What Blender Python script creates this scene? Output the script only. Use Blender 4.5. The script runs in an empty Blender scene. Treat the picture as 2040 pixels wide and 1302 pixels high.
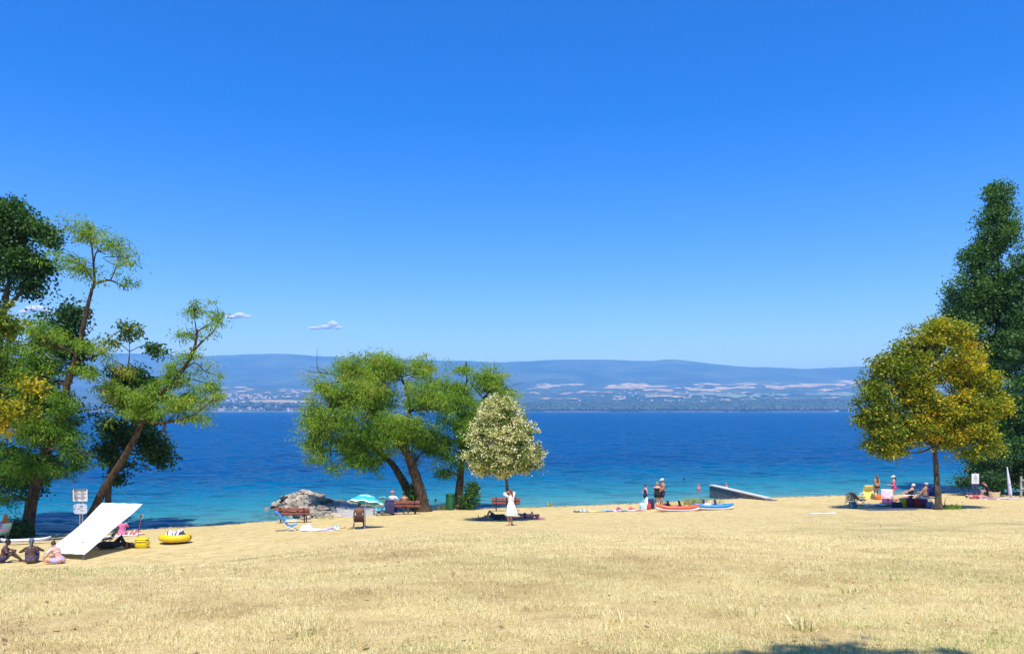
import bpy, bmesh, math, random
import numpy as np
from mathutils import Vector, Matrix, Quaternion
R = math.radians
scene = bpy.context.scene
COL = scene.collection

# ------------------------------------------------------------------ camera, sky, sun, exposure
FPX, HOR, CX = 1530.0, 818.0, 1020.0        # focal length, horizon row and centre column of the photograph (2040 wide)
EYE = 6.5                                    # metres above the lake
cam_d = bpy.data.cameras.new('camera')
cam = bpy.data.objects.new('camera', cam_d); COL.objects.link(cam)
cam.location = (0, 0, EYE); cam.rotation_euler = (R(90), 0, 0)
cam_d.sensor_width = 36.0; cam_d.sensor_fit = 'HORIZONTAL'
cam_d.lens = 36.0 * FPX / 2040.0
cam_d.shift_y = (HOR - 651.0) / 2040.0
cam_d.clip_start = 0.1; cam_d.clip_end = 120000
scene.camera = cam

SUN_EL, SUN_AZ = 66.0, 2.0                   # behind the camera, a little to its right
world = bpy.data.worlds.new('World'); scene.world = world; world.use_nodes = True
wn = world.node_tree; wn.nodes.clear()
sky = wn.nodes.new('ShaderNodeTexSky'); sky.sky_type = 'NISHITA'; sky.sun_disc = False
sky.sun_elevation = R(SUN_EL); sky.sun_rotation = R(180 - SUN_AZ)
sky.altitude = 400; sky.air_density = 1.0; sky.dust_density = 0.6; sky.ozone_density = 3.0
hs = wn.nodes.new('ShaderNodeHueSaturation'); hs.inputs['Hue'].default_value = 0.518; hs.inputs['Saturation'].default_value = 1.50; hs.inputs['Value'].default_value = 1.12
bg = wn.nodes.new('ShaderNodeBackground'); bg.inputs['Strength'].default_value = 0.15
wo = wn.nodes.new('ShaderNodeOutputWorld')
wn.links.new(sky.outputs[0], hs.inputs['Color']); wn.links.new(hs.outputs[0], bg.inputs['Color']); wn.links.new(bg.outputs[0], wo.inputs['Surface'])

sun_d = bpy.data.lights.new('sun', 'SUN'); sun_d.energy = 4.9; sun_d.angle = R(0.53); sun_d.color = (1.0, 0.95, 0.86)
sun = bpy.data.objects.new('sun', sun_d); COL.objects.link(sun)
sdir = Vector((math.sin(R(SUN_AZ)) * math.cos(R(SUN_EL)), -math.cos(R(SUN_AZ)) * math.cos(R(SUN_EL)), math.sin(R(SUN_EL))))  # to the sun
sun.rotation_euler = sdir.to_track_quat('Z', 'Y').to_euler(); sun.location = (0, -20, 60)

vs = scene.view_settings
vs.view_transform = 'Standard'; vs.look = 'None'; vs.exposure = 0.35; vs.gamma = 1.0; vs.use_curve_mapping = False
cy = scene.cycles
cy.max_bounces = 32; cy.diffuse_bounces = 3; cy.glossy_bounces = 3; cy.transmission_bounces = 4; cy.volume_bounces = 28; cy.transparent_max_bounces = 8
cy.use_denoising = True; cy.sample_clamp_indirect = 6.0; cy.caustics_reflective = False; cy.caustics_refractive = False

# ------------------------------------------------------------------ helpers
def inp(n, *names):
    for k in names:
        if k in n.inputs: return n.inputs[k]

MATS = {}
def mat(name, col, rough=0.7, var=0.12, scale=6.0, bump=0.0, metal=0.0, spec=0.5, sheen=0.0, col2=None, dist=0.02):
    """procedural material: base colour with noise variation (towards col2) and fine bump"""
    if name in MATS: return MATS[name]
    m = bpy.data.materials.new(name); m.use_nodes = True
    nt = m.node_tree; b = nt.nodes['Principled BSDF']
    tc = nt.nodes.new('ShaderNodeTexCoord'); nz = nt.nodes.new('ShaderNodeTexNoise')
    nz.inputs['Scale'].default_value = scale; nz.inputs['Detail'].default_value = 5
    nt.links.new(tc.outputs['Object'], nz.inputs['Vector'])
    rp = nt.nodes.new('ShaderNodeValToRGB'); e = rp.color_ramp.elements
    c2 = col2 if col2 else tuple(max(0, c * (1 - 2.2 * var)) for c in col)
    e[0].position = 0.3; e[0].color = (*c2, 1); e[1].position = 0.68; e[1].color = (*[min(1, c * (1 + var)) for c in col], 1)
    nt.links.new(nz.outputs['Fac'], rp.inputs['Fac']); nt.links.new(rp.outputs[0], b.inputs['Base Color'])
    b.inputs['Roughness'].default_value = rough; b.inputs['Metallic'].default_value = metal
    inp(b, 'Specular IOR Level').default_value = spec
    if bump:
        bp = nt.nodes.new('ShaderNodeBump'); bp.inputs['Strength'].default_value = bump; bp.inputs['Distance'].default_value = dist
        n2 = nt.nodes.new('ShaderNodeTexNoise'); n2.inputs['Scale'].default_value = scale * 4; n2.inputs['Detail'].default_value = 4
        nt.links.new(tc.outputs['Object'], n2.inputs['Vector']); nt.links.new(n2.outputs['Fac'], bp.inputs['Height'])
        nt.links.new(bp.outputs[0], b.inputs['Normal'])
    MATS[name] = m
    return m

def tag(o, label=None, cat=None, group=None, kind=None):
    if label: o['label'] = label
    if cat: o['category'] = cat
    if group: o['group'] = group
    if kind: o['kind'] = kind
    return o

def link(o, parent=None, loc=None, rz=None):
    COL.objects.link(o)
    if parent: o.parent = parent
    if loc is not None: o.location = loc
    if rz is not None: o.rotation_euler = (0, 0, rz)
    return o

def empty(name, loc=(0, 0, 0), rz=0.0):
    o = bpy.data.objects.new(name, None); o.empty_display_size = 0.2
    return link(o, None, loc, rz)

def mesh_np(name, V, F, material, parent=None, smooth=False, attrs=None, loc=None, rz=None):
    """V (n,3); F (m,k) array or list of index lists"""
    me = bpy.data.meshes.new(name)
    V = np.asarray(V, dtype=np.float32)
    if isinstance(F, np.ndarray):
        me.vertices.add(len(V)); me.vertices.foreach_set('co', V.ravel())
        m, k = F.shape
        me.loops.add(m * k); me.loops.foreach_set('vertex_index', F.astype(np.int32).ravel())
        me.polygons.add(m); me.polygons.foreach_set('loop_start', np.arange(0, m * k, k, dtype=np.int32))
        try: me.polygons.foreach_set('loop_total', np.full(m, k, dtype=np.int32))
        except Exception: pass
        me.update(calc_edges=True)
    else:
        me.from_pydata([tuple(v) for v in V.tolist()], [], F); me.update()
    me.validate()
    if attrs:
        for an, (typ, arr) in attrs.items():
            a = me.attributes.new(an, typ, 'POINT')
            a.data.foreach_set('color' if typ == 'FLOAT_COLOR' else 'value', np.asarray(arr, dtype=np.float32).ravel())
    me.polygons.foreach_set('use_smooth', np.full(len(me.polygons), smooth, dtype=bool))
    mats = material if isinstance(material, (list, tuple)) else [material]
    for mm in mats: me.materials.append(mm)
    return link(bpy.data.objects.new(name, me), parent, loc, rz)

class MB:
    """collects pieces of ONE part: tubes, boxes, sheets; build() links it as one mesh object"""
    def __init__(s): s.V = []; s.F = []
    def add(s, V, F):
        o = len(s.V); s.V.extend([tuple(v) for v in V]); s.F.extend([[i + o for i in f] for f in F]); return s
    def box(s, c, d, rot=None, bev=0.0):
        c = Vector(c); hx, hy, hz = d[0] / 2, d[1] / 2, d[2] / 2
        b = min(bev, hx * .9, hy * .9, hz * .9)
        if b <= 0:
            pts = [Vector((x * hx, y * hy, z * hz)) for z in (-1, 1) for y in (-1, 1) for x in (-1, 1)]
            F = [[0, 2, 3, 1], [4, 5, 7, 6], [0, 1, 5, 4], [2, 6, 7, 3], [0, 4, 6, 2], [1, 3, 7, 5]]
        else:
            pts = []; F = []
            def ring(z, ix):
                o = len(pts)
                X, Y = hx - ix, hy - ix
                for x, y in ((X - b, -Y), (X, -Y + b), (X, Y - b), (X - b, Y), (-X + b, Y), (-X, Y - b), (-X, -Y + b), (-X + b, -Y)):
                    pts.append(Vector((x, y, z)))
                return o
            rs = [ring(-hz, b * .6), ring(-hz + b, 0), ring(hz - b, 0), ring(hz, b * .6)]
            for a, q in zip(rs, rs[1:]):
                for i in range(8): F.append([a + i, a + (i + 1) % 8, q + (i + 1) % 8, q + i])
            F.append([rs[0] + i for i in range(7, -1, -1)]); F.append([rs[3] + i for i in range(8)])
        if rot is not None: pts = [rot @ p for p in pts]
        return s.add([p + c for p in pts], F)
    def tube(s, pts, rad, n=8, side=None, flat=None, cap=True, round_end=False):
        """tube through pts; rad scalar/list of r or (rx, ry); side = direction of rx"""
        P = [Vector(p) for p in pts]; k = len(P)
        if not isinstance(rad, (list, tuple)): rad = [rad] * k
        rr = [(r if isinstance(r, (list, tuple)) else (r, r)) for r in rad]
        if round_end:
            t0 = (P[0] - P[1]).normalized(); t1 = (P[-1] - P[-2]).normalized()
            a, z = rr[0], rr[-1]
            ra, rz_ = min(a), min(z)
            P = [P[0] + t0 * ra * .95, P[0] + t0 * ra * .7] + P + [P[-1] + t1 * rz_ * .7, P[-1] + t1 * rz_ * .95]
            rr = [(a[0] * .3, a[1] * .3), (a[0] * .72, a[1] * .72)] + rr + [(z[0] * .72, z[1] * .72), (z[0] * .3, z[1] * .3)]
            k = len(P)
        V = []; F = []; prev = None
        for i in range(k):
            t = (P[min(i + 1, k - 1)] - P[max(i - 1, 0)])
            t = t.normalized() if t.length > 1e-9 else Vector((0, 0, 1))
            u = Vector(side) if side is not None else (prev if prev is not None else (Vector((1, 0, 0)) if abs(t.x) < .8 else Vector((0, 1, 0))))
            u = u - t * u.dot(t)
            if u.length < 1e-6: u = t.orthogonal()
            u.normalize(); prev = u; v = t.cross(u)
            for j in range(n):
                a = 2 * math.pi * j / n
                V.append(P[i] + u * math.cos(a) * rr[i][0] + v * math.sin(a) * rr[i][1])
        for i in range(k - 1):
            for j in range(n): F.append([i * n + j, i * n + (j + 1) % n, (i + 1) * n + (j + 1) % n, (i + 1) * n + j])
        if cap: F.append(list(range(n - 1, -1, -1))); F.append([(k - 1) * n + j for j in range(n)])
        return s.add(V, F)
    def ball(s, c, r, nu=12, nv=8, rot=None):
        r = r if isinstance(r, (tuple, list)) else (r, r, r); c = Vector(c)
        V = [Vector((0, 0, -r[2]))]; F = []
        for i in range(1, nv):
            th = math.pi * i / nv
            for j in range(nu):
                a = 2 * math.pi * j / nu
                V.append(Vector((r[0] * math.sin(th) * math.cos(a), r[1] * math.sin(th) * math.sin(a), -r[2] * math.cos(th))))
        V.append(Vector((0, 0, r[2]))); L = len(V) - 1
        for j in range(nu):
            F.append([0, 1 + (j + 1) % nu, 1 + j]); F.append([L, 1 + (nv - 2) * nu + j, 1 + (nv - 2) * nu + (j + 1) % nu])
        for i in range(nv - 2):
            for j in range(nu):
                a = 1 + i * nu; b = a + nu
                F.append([a + j, a + (j + 1) % nu, b + (j + 1) % nu, b + j])
        if rot is not None: V = [rot @ v for v in V]
        return s.add([v + c for v in V], F)
    def lathe(s, c, prof, n=16, axis=None):
        """profile [(r, z)] spun about axis through c"""
        c = Vector(c); q = Vector(axis or (0, 0, 1)).to_track_quat('Z', 'X') if axis else Quaternion()
        V = []; F = []
        for r, z in prof:
            for j in range(n):
                a = 2 * math.pi * j / n
                V.append(c + q @ Vector((r * math.cos(a), r * math.sin(a), z)))
        for i in range(len(prof) - 1):
            for j in range(n): F.append([i * n + j, i * n + (j + 1) % n, (i + 1) * n + (j + 1) % n, (i + 1) * n + j])
        F.append(list(range(n - 1, -1, -1))); F.append([(len(prof) - 1) * n + j for j in range(n)])
        return s.add(V, F)
    def sheet(s, fn, nu, nv, thick=0.01):
        """closed thin sheet: fn(u, v) -> point, u, v in 0..1"""
        P = np.array([[fn(i / nu, j / nv) for i in range(nu + 1)] for j in range(nv + 1)], dtype=float)
        du = np.gradient(P, axis=1); dv = np.gradient(P, axis=0)
        N = np.cross(du, dv); N /= np.maximum(np.linalg.norm(N, axis=2, keepdims=True), 1e-9)
        top = (P + N * thick / 2).reshape(-1, 3); bot = (P - N * thick / 2).reshape(-1, 3)
        w = nu + 1; m = len(top); F = []
        for j in range(nv):
            for i in range(nu):
                a = j * w + i
                F.append([a, a + 1, a + w + 1, a + w]); F.append([m + a, m + a + w, m + a + w + 1, m + a + 1])
        rim = [i for i in range(w)] + [j * w + nu for j in range(1, nv + 1)] + [nv * w + i for i in range(nu - 1, -1, -1)] + [j * w for j in range(nv - 1, 0, -1)]
        for a, b in zip(rim, rim[1:] + rim[:1]): F.append([a, m + a, m + b, b])
        return s.add(list(top) + list(bot), F)
    def build(s, name, material, parent=None, smooth=False, loc=None, rz=None):
        return mesh_np(name, np.array([tuple(v) for v in s.V], dtype=np.float32).reshape(-1, 3), s.F, material, parent, smooth, None, loc, rz)

def one(name, mb, material, label, cat, group=None, smooth=False, loc=None, rz=None):
    return tag(mb.build(name, material, None, smooth, loc, rz), label, cat, group)

def pchip(xs, ys):
    xs = np.array(xs, float); ys = np.array(ys, float)
    h = np.diff(xs); d = np.diff(ys) / h; m = np.zeros_like(xs)
    m[0], m[-1] = d[0], d[-1]
    for i in range(1, len(xs) - 1):
        m[i] = 0 if d[i - 1] * d[i] <= 0 else 2 * d[i - 1] * d[i] / (d[i - 1] + d[i])
    def f(x):
        x = np.clip(np.asarray(x, float), xs[0], xs[-1]); i = np.clip(np.searchsorted(xs, x) - 1, 0, len(h) - 1)
        t = (x - xs[i]) / h[i]
        return (2*t**3 - 3*t**2 + 1) * ys[i] + (t**3 - 2*t**2 + t) * h[i] * m[i] + (-2*t**3 + 3*t**2) * ys[i+1] + (t**3 - t**2) * h[i] * m[i+1]
    return f

class Noise2:
    """tileable value noise"""
    def __init__(s, seed, n=256): s.n = n; s.g = np.random.default_rng(seed).random((n, n))
    def __call__(s, x, y):
        xi = np.floor(x).astype(int); yi = np.floor(y).astype(int); fx = x - xi; fy = y - yi
        fx = fx * fx * (3 - 2 * fx); fy = fy * fy * (3 - 2 * fy); n = s.n
        g = s.g
        a = g[xi % n, yi % n]; b = g[(xi + 1) % n, yi % n]; c = g[xi % n, (yi + 1) % n]; d = g[(xi + 1) % n, (yi + 1) % n]
        return (a * (1 - fx) + b * fx) * (1 - fy) + (c * (1 - fx) + d * fx) * fy
N2 = Noise2(7); N3 = Noise2(19)
def fbm(x, y, o=4):
    s = 0; a = .5
    for k in range(o): s = s + a * N2(x * 2**k + 13.7 * k, y * 2**k + 5.1 * k); a *= .5
    return s

# ------------------------------------------------------------------ terrain (metres; lake level is z = 0, camera above x = y = 0)
shore_f = pchip([-120, -60, -24.3, -14.9, -3.9, 2.7, 8, 17, 33, 60, 120], [14, 27, 38.9, 43.8, 49.6, 51.2, 52.6, 55.0, 57.6, 62, 70])
PS = [-1.2, -.3, 0, .12, .235, .42, .60, .74, .90, .985, 1.0, 1.04, 1.12, 1.35, 2.0]
pL = pchip(PS, [6.6, 5.6, 5.3, 4.88, 4.10, 2.50, 1.20, 1.00, .46, .22, .02, -.25, -.6, -2.5, -6])
pC = pchip(PS, [6.6, 5.6, 5.3, 4.90, 4.38, 3.12, 1.83, 1.02, .46, .22, .02, -.25, -.6, -2.5, -6])
pR = pchip(PS, [6.6, 5.6, 5.3, 4.85, 4.25, 3.15, 2.02, 1.18, .66, .42, .02, -.25, -.6, -2.5, -6])
def H(X, Y):
    X = np.asarray(X, float); Y = np.asarray(Y, float)
    s = Y / shore_f(X)
    a = X / np.maximum(Y, 3.0)                      # widen with distance
    wl = np.clip((-a - .06) / .40, 0, 1); wl = wl * wl * (3 - 2 * wl)
    wr = np.clip((a - .05) / .42, 0, 1); wr = wr * wr * (3 - 2 * wr)
    z = pC(s) * (1 - wl - wr) + pL(s) * wl + pR(s) * wr
    z = z + (fbm(X * .8 + 50, Y * .8 + 50) - .47) * .07 * np.clip(1.05 - s, 0, 1)
    return z
def h(x, y): return float(H(np.array([x]), np.array([y]))[0])
def P(px, py, Y): return Vector(((px - CX) / FPX * Y, Y, EYE - (py - HOR) / FPX * Y))
_ys = np.linspace(4.0, 75, 3500)
def G(px, py):
    """the ground point seen at a photograph position"""
    xs = (px - CX) / FPX * _ys
    d = H(xs, _ys) - (EYE - (py - HOR) / FPX * _ys)
    k = np.argmax(d > 0) if (d > 0).any() else int(np.argmax(d))
    y = _ys[k]; x = (px - CX) / FPX * y
    return Vector((x, y, h(x, y)))
def GY(px, Y):
    x = (px - CX) / FPX * Y
    return Vector((x, Y, h(x, Y)))

# ---- lawn
def grid_faces(nx, ny):
    i = np.arange(nx - 1); j = np.arange(ny - 1); I, J = np.meshgrid(i, j)
    a = (J * nx + I).ravel()
    return np.stack([a, a + 1, a + nx + 1, a + nx], 1)
xs = np.concatenate([np.linspace(-110, -34, 20), np.linspace(-33, -9, 60), np.linspace(-8.8, 8.8, 130), np.linspace(9, 40, 80), np.linspace(41, 110, 20)])
ys = np.concatenate([np.linspace(-45, 3.5, 25), np.linspace(3.7, 18, 160), np.linspace(18.2, 62, 200), np.linspace(63, 100, 12)])
XX, YY = np.meshgrid(xs, ys)
ZZ = H(XX, YY) + np.where(YY < 20, (fbm(XX * 5, YY * 5, 3) - .44) * .03, 0)
lm = bpy.data.materials.new('dry_lawn'); lm.use_nodes = True
nt = lm.node_tree; b = nt.nodes['Principled BSDF']; b.inputs['Roughness'].default_value = .95; inp(b, 'Specular IOR Level').default_value = .1
tc = nt.nodes.new('ShaderNodeTexCoord')
def noise(nt, scale, detail=4, rough=.6, vec=None):
    n = nt.nodes.new('ShaderNodeTexNoise'); n.inputs['Scale'].default_value = scale; n.inputs['Detail'].default_value = detail; n.inputs['Roughness'].default_value = rough
    nt.links.new(vec, n.inputs['Vector']); return n
def ramp(nt, fac, stops):
    r = nt.nodes.new('ShaderNodeValToRGB'); el = r.color_ramp.elements
    while len(el) < len(stops): el.new(0.5)
    for e_, (p_, c_) in zip(el, stops): e_.position = p_; e_.color = (*c_, 1)
    nt.links.new(fac, r.inputs['Fac']); return r
def mixc(nt, a, b_, fac, mode='MIX'):
    m = nt.nodes.new('ShaderNodeMix'); m.data_type = 'RGBA'; m.blend_type = mode
    if isinstance(fac, (int, float)): m.inputs[0].default_value = fac
    else: nt.links.new(fac, m.inputs[0])
    for s_, x in ((6, a), (7, b_)):
        if isinstance(x, tuple): m.inputs[s_].default_value = (*x, 1)
        else: nt.links.new(x, m.inputs[s_])
    return m.outputs[2]
vec = tc.outputs['Object']
n_big = noise(nt, .35, 5, .6, vec); n_mid = noise(nt, 2.2, 6, .65, vec); n_fin = noise(nt, 38, 4, .7, vec); n_grn = noise(nt, .16, 4, .55, vec)
c1 = ramp(nt, n_mid.outputs['Fac'], [(.30, (.42, .312, .130)), (.50, (.580, .458, .205)), (.72, (.655, .535, .262))]).outputs[0]
c2 = ramp(nt, n_fin.outputs['Fac'], [(.28, (.60, .56, .50)), (.5, (1, 1, 1)), (.75, (1.12, 1.10, 1.06))]).outputs[0]
c3 = mixc(nt, c1, c2, .8, 'MULTIPLY')
g1 = ramp(nt, n_grn.outputs['Fac'], [(.57, (0, 0, 0)), (.70, (1, 1, 1))]).outputs[0]
c4 = mixc(nt, c3, mixc(nt, c3, (.36, .33, .12), .4), g1)
at = nt.nodes.new('ShaderNodeAttribute'); at.attribute_name = 'soil'
ct = mixc(nt, c4, (.20, .15, .085), at.outputs['Fac'])
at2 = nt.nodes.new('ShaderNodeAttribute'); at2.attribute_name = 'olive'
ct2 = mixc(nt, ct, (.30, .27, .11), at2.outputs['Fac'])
at3 = nt.nodes.new('ShaderNodeAttribute'); at3.attribute_name = 'blade_shade'
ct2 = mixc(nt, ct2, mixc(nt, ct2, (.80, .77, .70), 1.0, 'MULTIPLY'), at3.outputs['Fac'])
nt.links.new(ct2, b.inputs['Base Color'])
bp = nt.nodes.new('ShaderNodeBump'); bp.inputs['Strength'].default_value = .5; bp.inputs['Distance'].default_value = .02
nt.links.new(n_fin.outputs['Fac'], bp.inputs['Height']); nt.links.new(bp.outputs[0], b.inputs['Normal'])
S_ = YY / shore_f(XX)
soil = np.clip((S_ - .978) / .02, 0, 1) * 1.0
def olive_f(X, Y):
    """patch of olive ground tint and greener blades towards the right"""
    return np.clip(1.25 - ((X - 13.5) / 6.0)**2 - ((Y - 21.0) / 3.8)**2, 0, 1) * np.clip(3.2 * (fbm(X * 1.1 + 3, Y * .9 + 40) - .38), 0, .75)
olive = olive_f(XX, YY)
blade_shade = np.clip((15.5 + 5 * (fbm(XX * .3, YY * .3) - .5) * 2 - YY) / 4.0, 0, 1) * np.clip(.45 + 2.2 * (fbm(XX * 1.3 + 31, YY * 1.3 + 8) - .44), .1, 1)  # shade between the near grass blades, painted as patchy darker ground colour
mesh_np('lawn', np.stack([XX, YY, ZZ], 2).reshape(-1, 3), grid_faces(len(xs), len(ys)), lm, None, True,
        {'soil': ('FLOAT', soil), 'olive': ('FLOAT', olive), 'blade_shade': ('FLOAT', blade_shade)})
tag(bpy.data.objects['lawn'], 'sloping lawn of parched yellow grass down to the lake', None, None, 'structure')

# ---- lake
def geo(a, b_, n): return a * (b_ / a) ** np.linspace(0, 1, n)
wy = np.concatenate([np.linspace(8, 34, 10), geo(36, 7000, 170)])
wx = np.concatenate([-geo(30, 12000, 40)[::-1], np.linspace(-28, 48, 100), geo(52, 12000, 40)])
WX, WY = np.meshgrid(wx, wy)
dsh = WY - shore_f(WX)
lake_m = bpy.data.materials.new('lake_water'); lake_m.use_nodes = True
nt = lake_m.node_tree; b = nt.nodes['Principled BSDF']
tc = nt.nodes.new('ShaderNodeTexCoord'); vec = tc.outputs['Object']
at = nt.nodes.new('ShaderNodeAttribute'); at.attribute_name = 'offshore'
nz = noise(nt, .05, 4, .6, vec)
mp0 = nt.nodes.new('ShaderNodeMapping'); mp0.inputs['Scale'].default_value = (.012, .05, 1); nt.links.new(vec, mp0.inputs['Vector'])
nzs = noise(nt, 1.0, 4, .6, mp0.outputs[0])
ad = nt.nodes.new('ShaderNodeMath'); ad.operation = 'MULTIPLY_ADD'; nt.links.new(nzs.outputs['Fac'], ad.inputs[0]); ad.inputs[1].default_value = .22
nt.links.new(at.outputs['Fac'], ad.inputs[2])
sb = nt.nodes.new('ShaderNodeMath'); sb.operation = 'SUBTRACT'; nt.links.new(ad.outputs[0], sb.inputs[0]); sb.inputs[1].default_value = .11
wc = ramp(nt, sb.outputs[0], [(0.0, (.085, .250, .250)), (.22, (.020, .200, .260)), (.45, (.000, .115, .235)), (.70, (.000, .068, .205)), (1.0, (.000, .080, .235))])
nt.links.new(wc.outputs[0], b.inputs['Base Color'])
b.inputs['Roughness'].default_value = .24; b.inputs['IOR'].default_value = 1.333; inp(b, 'Specular IOR Level').default_value = .10
mp = nt.nodes.new('ShaderNodeMapping'); mp.inputs['Scale'].default_value = (.45, 1.0, 1); mp.inputs['Rotation'].default_value = (0, 0, R(8)); nt.links.new(vec, mp.inputs['Vector'])
def slope(scale, k, detail):
    n_ = noise(nt, scale, detail, .5, mp.outputs[0]); a_ = nt.nodes.new('ShaderNodeVectorMath'); a_.operation = 'SUBTRACT'; nt.links.new(n_.outputs['Color'], a_.inputs[0]); a_.inputs[1].default_value = (.5, .5, .5)
    m_ = nt.nodes.new('ShaderNodeVectorMath'); m_.operation = 'MULTIPLY'; nt.links.new(a_.outputs[0], m_.inputs[0]); m_.inputs[1].default_value = (k * .6, k, 0); return m_.outputs[0]
def vadd(a_, b_):
    v_ = nt.nodes.new('ShaderNodeVectorMath'); v_.operation = 'ADD'; nt.links.new(a_, v_.inputs[0])
    if isinstance(b_, tuple): v_.inputs[1].default_value = b_
    else: nt.links.new(b_, v_.inputs[1])
    return v_.outputs[0]
nn = nt.nodes.new('ShaderNodeVectorMath'); nn.operation = 'NORMALIZE'      # wave slopes: ripples, chop and slow swell
nt.links.new(vadd(vadd(slope(1.9, 1.9, 2), slope(.75, 2.2, 2)), vadd(slope(.25, 1.2, 2), (0, 0, 1.0))), nn.inputs[0])
nt.links.new(nn.outputs[0], b.inputs['Normal'])
inp(b, 'Specular IOR Level').default_value = 0.0; b.inputs['Roughness'].default_value = 1.0
gl = nt.nodes.new('ShaderNodeBsdfGlossy'); gl.inputs['Roughness'].default_value = .09; nt.links.new(nn.outputs[0], gl.inputs['Normal'])
df = nt.nodes.new('ShaderNodeBsdfDiffuse'); nt.links.new(wc.outputs[0], df.inputs['Color']); nt.links.new(nn.outputs[0], df.inputs['Normal'])
fz = nt.nodes.new('ShaderNodeFresnel'); fz.inputs['IOR'].default_value = 1.333; nt.links.new(nn.outputs[0], fz.inputs['Normal'])
fm_ = nt.nodes.new('ShaderNodeMath'); fm_.operation = 'MULTIPLY_ADD'; nt.links.new(fz.outputs[0], fm_.inputs[0]); fm_.inputs[1].default_value = .42; fm_.inputs[2].default_value = .01
mx = nt.nodes.new('ShaderNodeMixShader'); nt.links.new(fm_.outputs[0], mx.inputs[0]); nt.links.new(df.outputs[0], mx.inputs[1]); nt.links.new(gl.outputs[0], mx.inputs[2])
nt.links.new(mx.outputs[0], nt.nodes['Material Output'].inputs['Surface']); nt.nodes.remove(b)
off = np.clip(1 - np.exp(-np.clip(dsh, 0, None) / 38.0), 0, 1)
mesh_np('lake', np.stack([WX, WY, WX * 0], 2).reshape(-1, 3), grid_faces(len(wx), len(wy)), lake_m, None, True, {'offshore': ('FLOAT', off)})
tag(bpy.data.objects['lake'], 'rippled blue lake, turquoise along the near shore', None, None, 'structure')

# ---- far shore and mountains
crest = pchip([-14000, -9000, -7500, -5780, -5270, -3910, -3230, -1700, -600, -170, 930, 1530, 2380, 2630, 3230, 4080, 4930, 6120, 9000, 14000],
              [900, 1010, 985, 940, 920, 968, 920, 858, 830, 806, 866, 858, 826, 850, 800, 740, 705, 738, 745, 700])
prof = pchip([0, 4180, 4250, 5000, 5600, 8500, 9600, 13000, 15500, 19000], [-40, -8, 3, 40, 68, 255, 330, 1000, 820, 700])
def FH(X, Y):
    z = prof(Y)
    k = np.clip((Y - 9300) / 3700, 0, 1); k = k * k * (3 - 2 * k)
    cz = crest(X * 13000 / np.maximum(Y, 9000))
    z = z * (1 - k) + z * (cz / 1000.0) * k
    n = fbm(X / 900 + 20, Y / 700 + 3, 5) - .47
    return z + n * np.clip((Y - 4600) / 900, 0, 1) * 120 * (1 - .75 * np.clip((Y - 11800) / 1000, 0, 1))
fx = np.linspace(-15000, 15000, 280); fy = np.concatenate([np.linspace(4100, 5600, 30), np.linspace(5680, 13400, 110), np.linspace(13600, 18500, 12)])
FX, FY = np.meshgrid(fx, fy); FZ = FH(FX, FY)
hm = bpy.data.materials.new('wooded_slope'); hm.use_nodes = True
nt = hm.node_tree; b = nt.nodes['Principled BSDF']; b.inputs['Roughness'].default_value = 1; inp(b, 'Specular IOR Level').default_value = 0
tc = nt.nodes.new('ShaderNodeTexCoord'); vec = tc.outputs['Object']
na = noise(nt, .0016, 6, .6, vec); nb_ = noise(nt, .008, 5, .65, vec)
ca = ramp(nt, na.outputs['Fac'], [(.34, (.018, .038, .016)), (.5, (.045, .072, .028)), (.66, (.095, .120, .048))]).outputs[0]
cb = ramp(nt, nb_.outputs['Fac'], [(.62, (0, 0, 0)), (.70, (1, 1, 1))]).outputs[0]
sx = nt.nodes.new('ShaderNodeSeparateXYZ'); nt.links.new(vec, sx.inputs[0])
mr = nt.nodes.new('ShaderNodeMapRange'); mr.inputs['From Min'].default_value = 9300; mr.inputs['From Max'].default_value = 8600; nt.links.new(sx.outputs['Y'], mr.inputs['Value'])
mm = nt.nodes.new('ShaderNodeMath'); mm.operation = 'MULTIPLY'; nt.links.new(cb, mm.inputs[0]); nt.links.new(mr.outputs[0], mm.inputs[1])
nt.links.new(mixc(nt, ca, (.20, .19, .09), mm.outputs[0]), b.inputs['Base Color'])
mesh_np('far_hills', np.stack([FX, FY, FZ], 2).reshape(-1, 3), grid_faces(len(fx), len(fy)), hm, None, True)
tag(bpy.data.objects['far_hills'], 'long wooded mountain ridge across the lake', None, None, 'structure')

_fy = np.linspace(4255, 13000, 3000)
def FG(px, py):
    xs_ = (px - CX) / FPX * _fy; d = FH(xs_, _fy) - (EYE - (py - HOR) / FPX * _fy)
    k = int(np.argmax(d > 0)) if (d > 0).any() else len(_fy) - 1
    return Vector((xs_[k], _fy[k], float(FH(xs_[k:k+1], _fy[k:k+1])[0])))

# ---- air
hz_m = bpy.data.materials.new('haze'); hz_m.use_nodes = True
nt = hz_m.node_tree; nt.nodes.clear()
pv = nt.nodes.new('ShaderNodeVolumePrincipled'); pv.inputs['Color'].default_value = (.22, .55, 1.0, 1); pv.inputs['Density'].default_value = 1.05e-4
pv.inputs['Anisotropy'].default_value = 0.0; pv.inputs['Absorption Color'].default_value = (.14, .14, .14, 1)
ou = nt.nodes.new('ShaderNodeOutputMaterial'); nt.links.new(pv.outputs[0], ou.inputs['Volume'])
mb = MB(); mb.box((0, 8500, 520), (34000, 21000, 1140))
tag(mb.build('haze', hz_m), 'thin blue summer haze over the lake', None, None, 'stuff')

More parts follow.
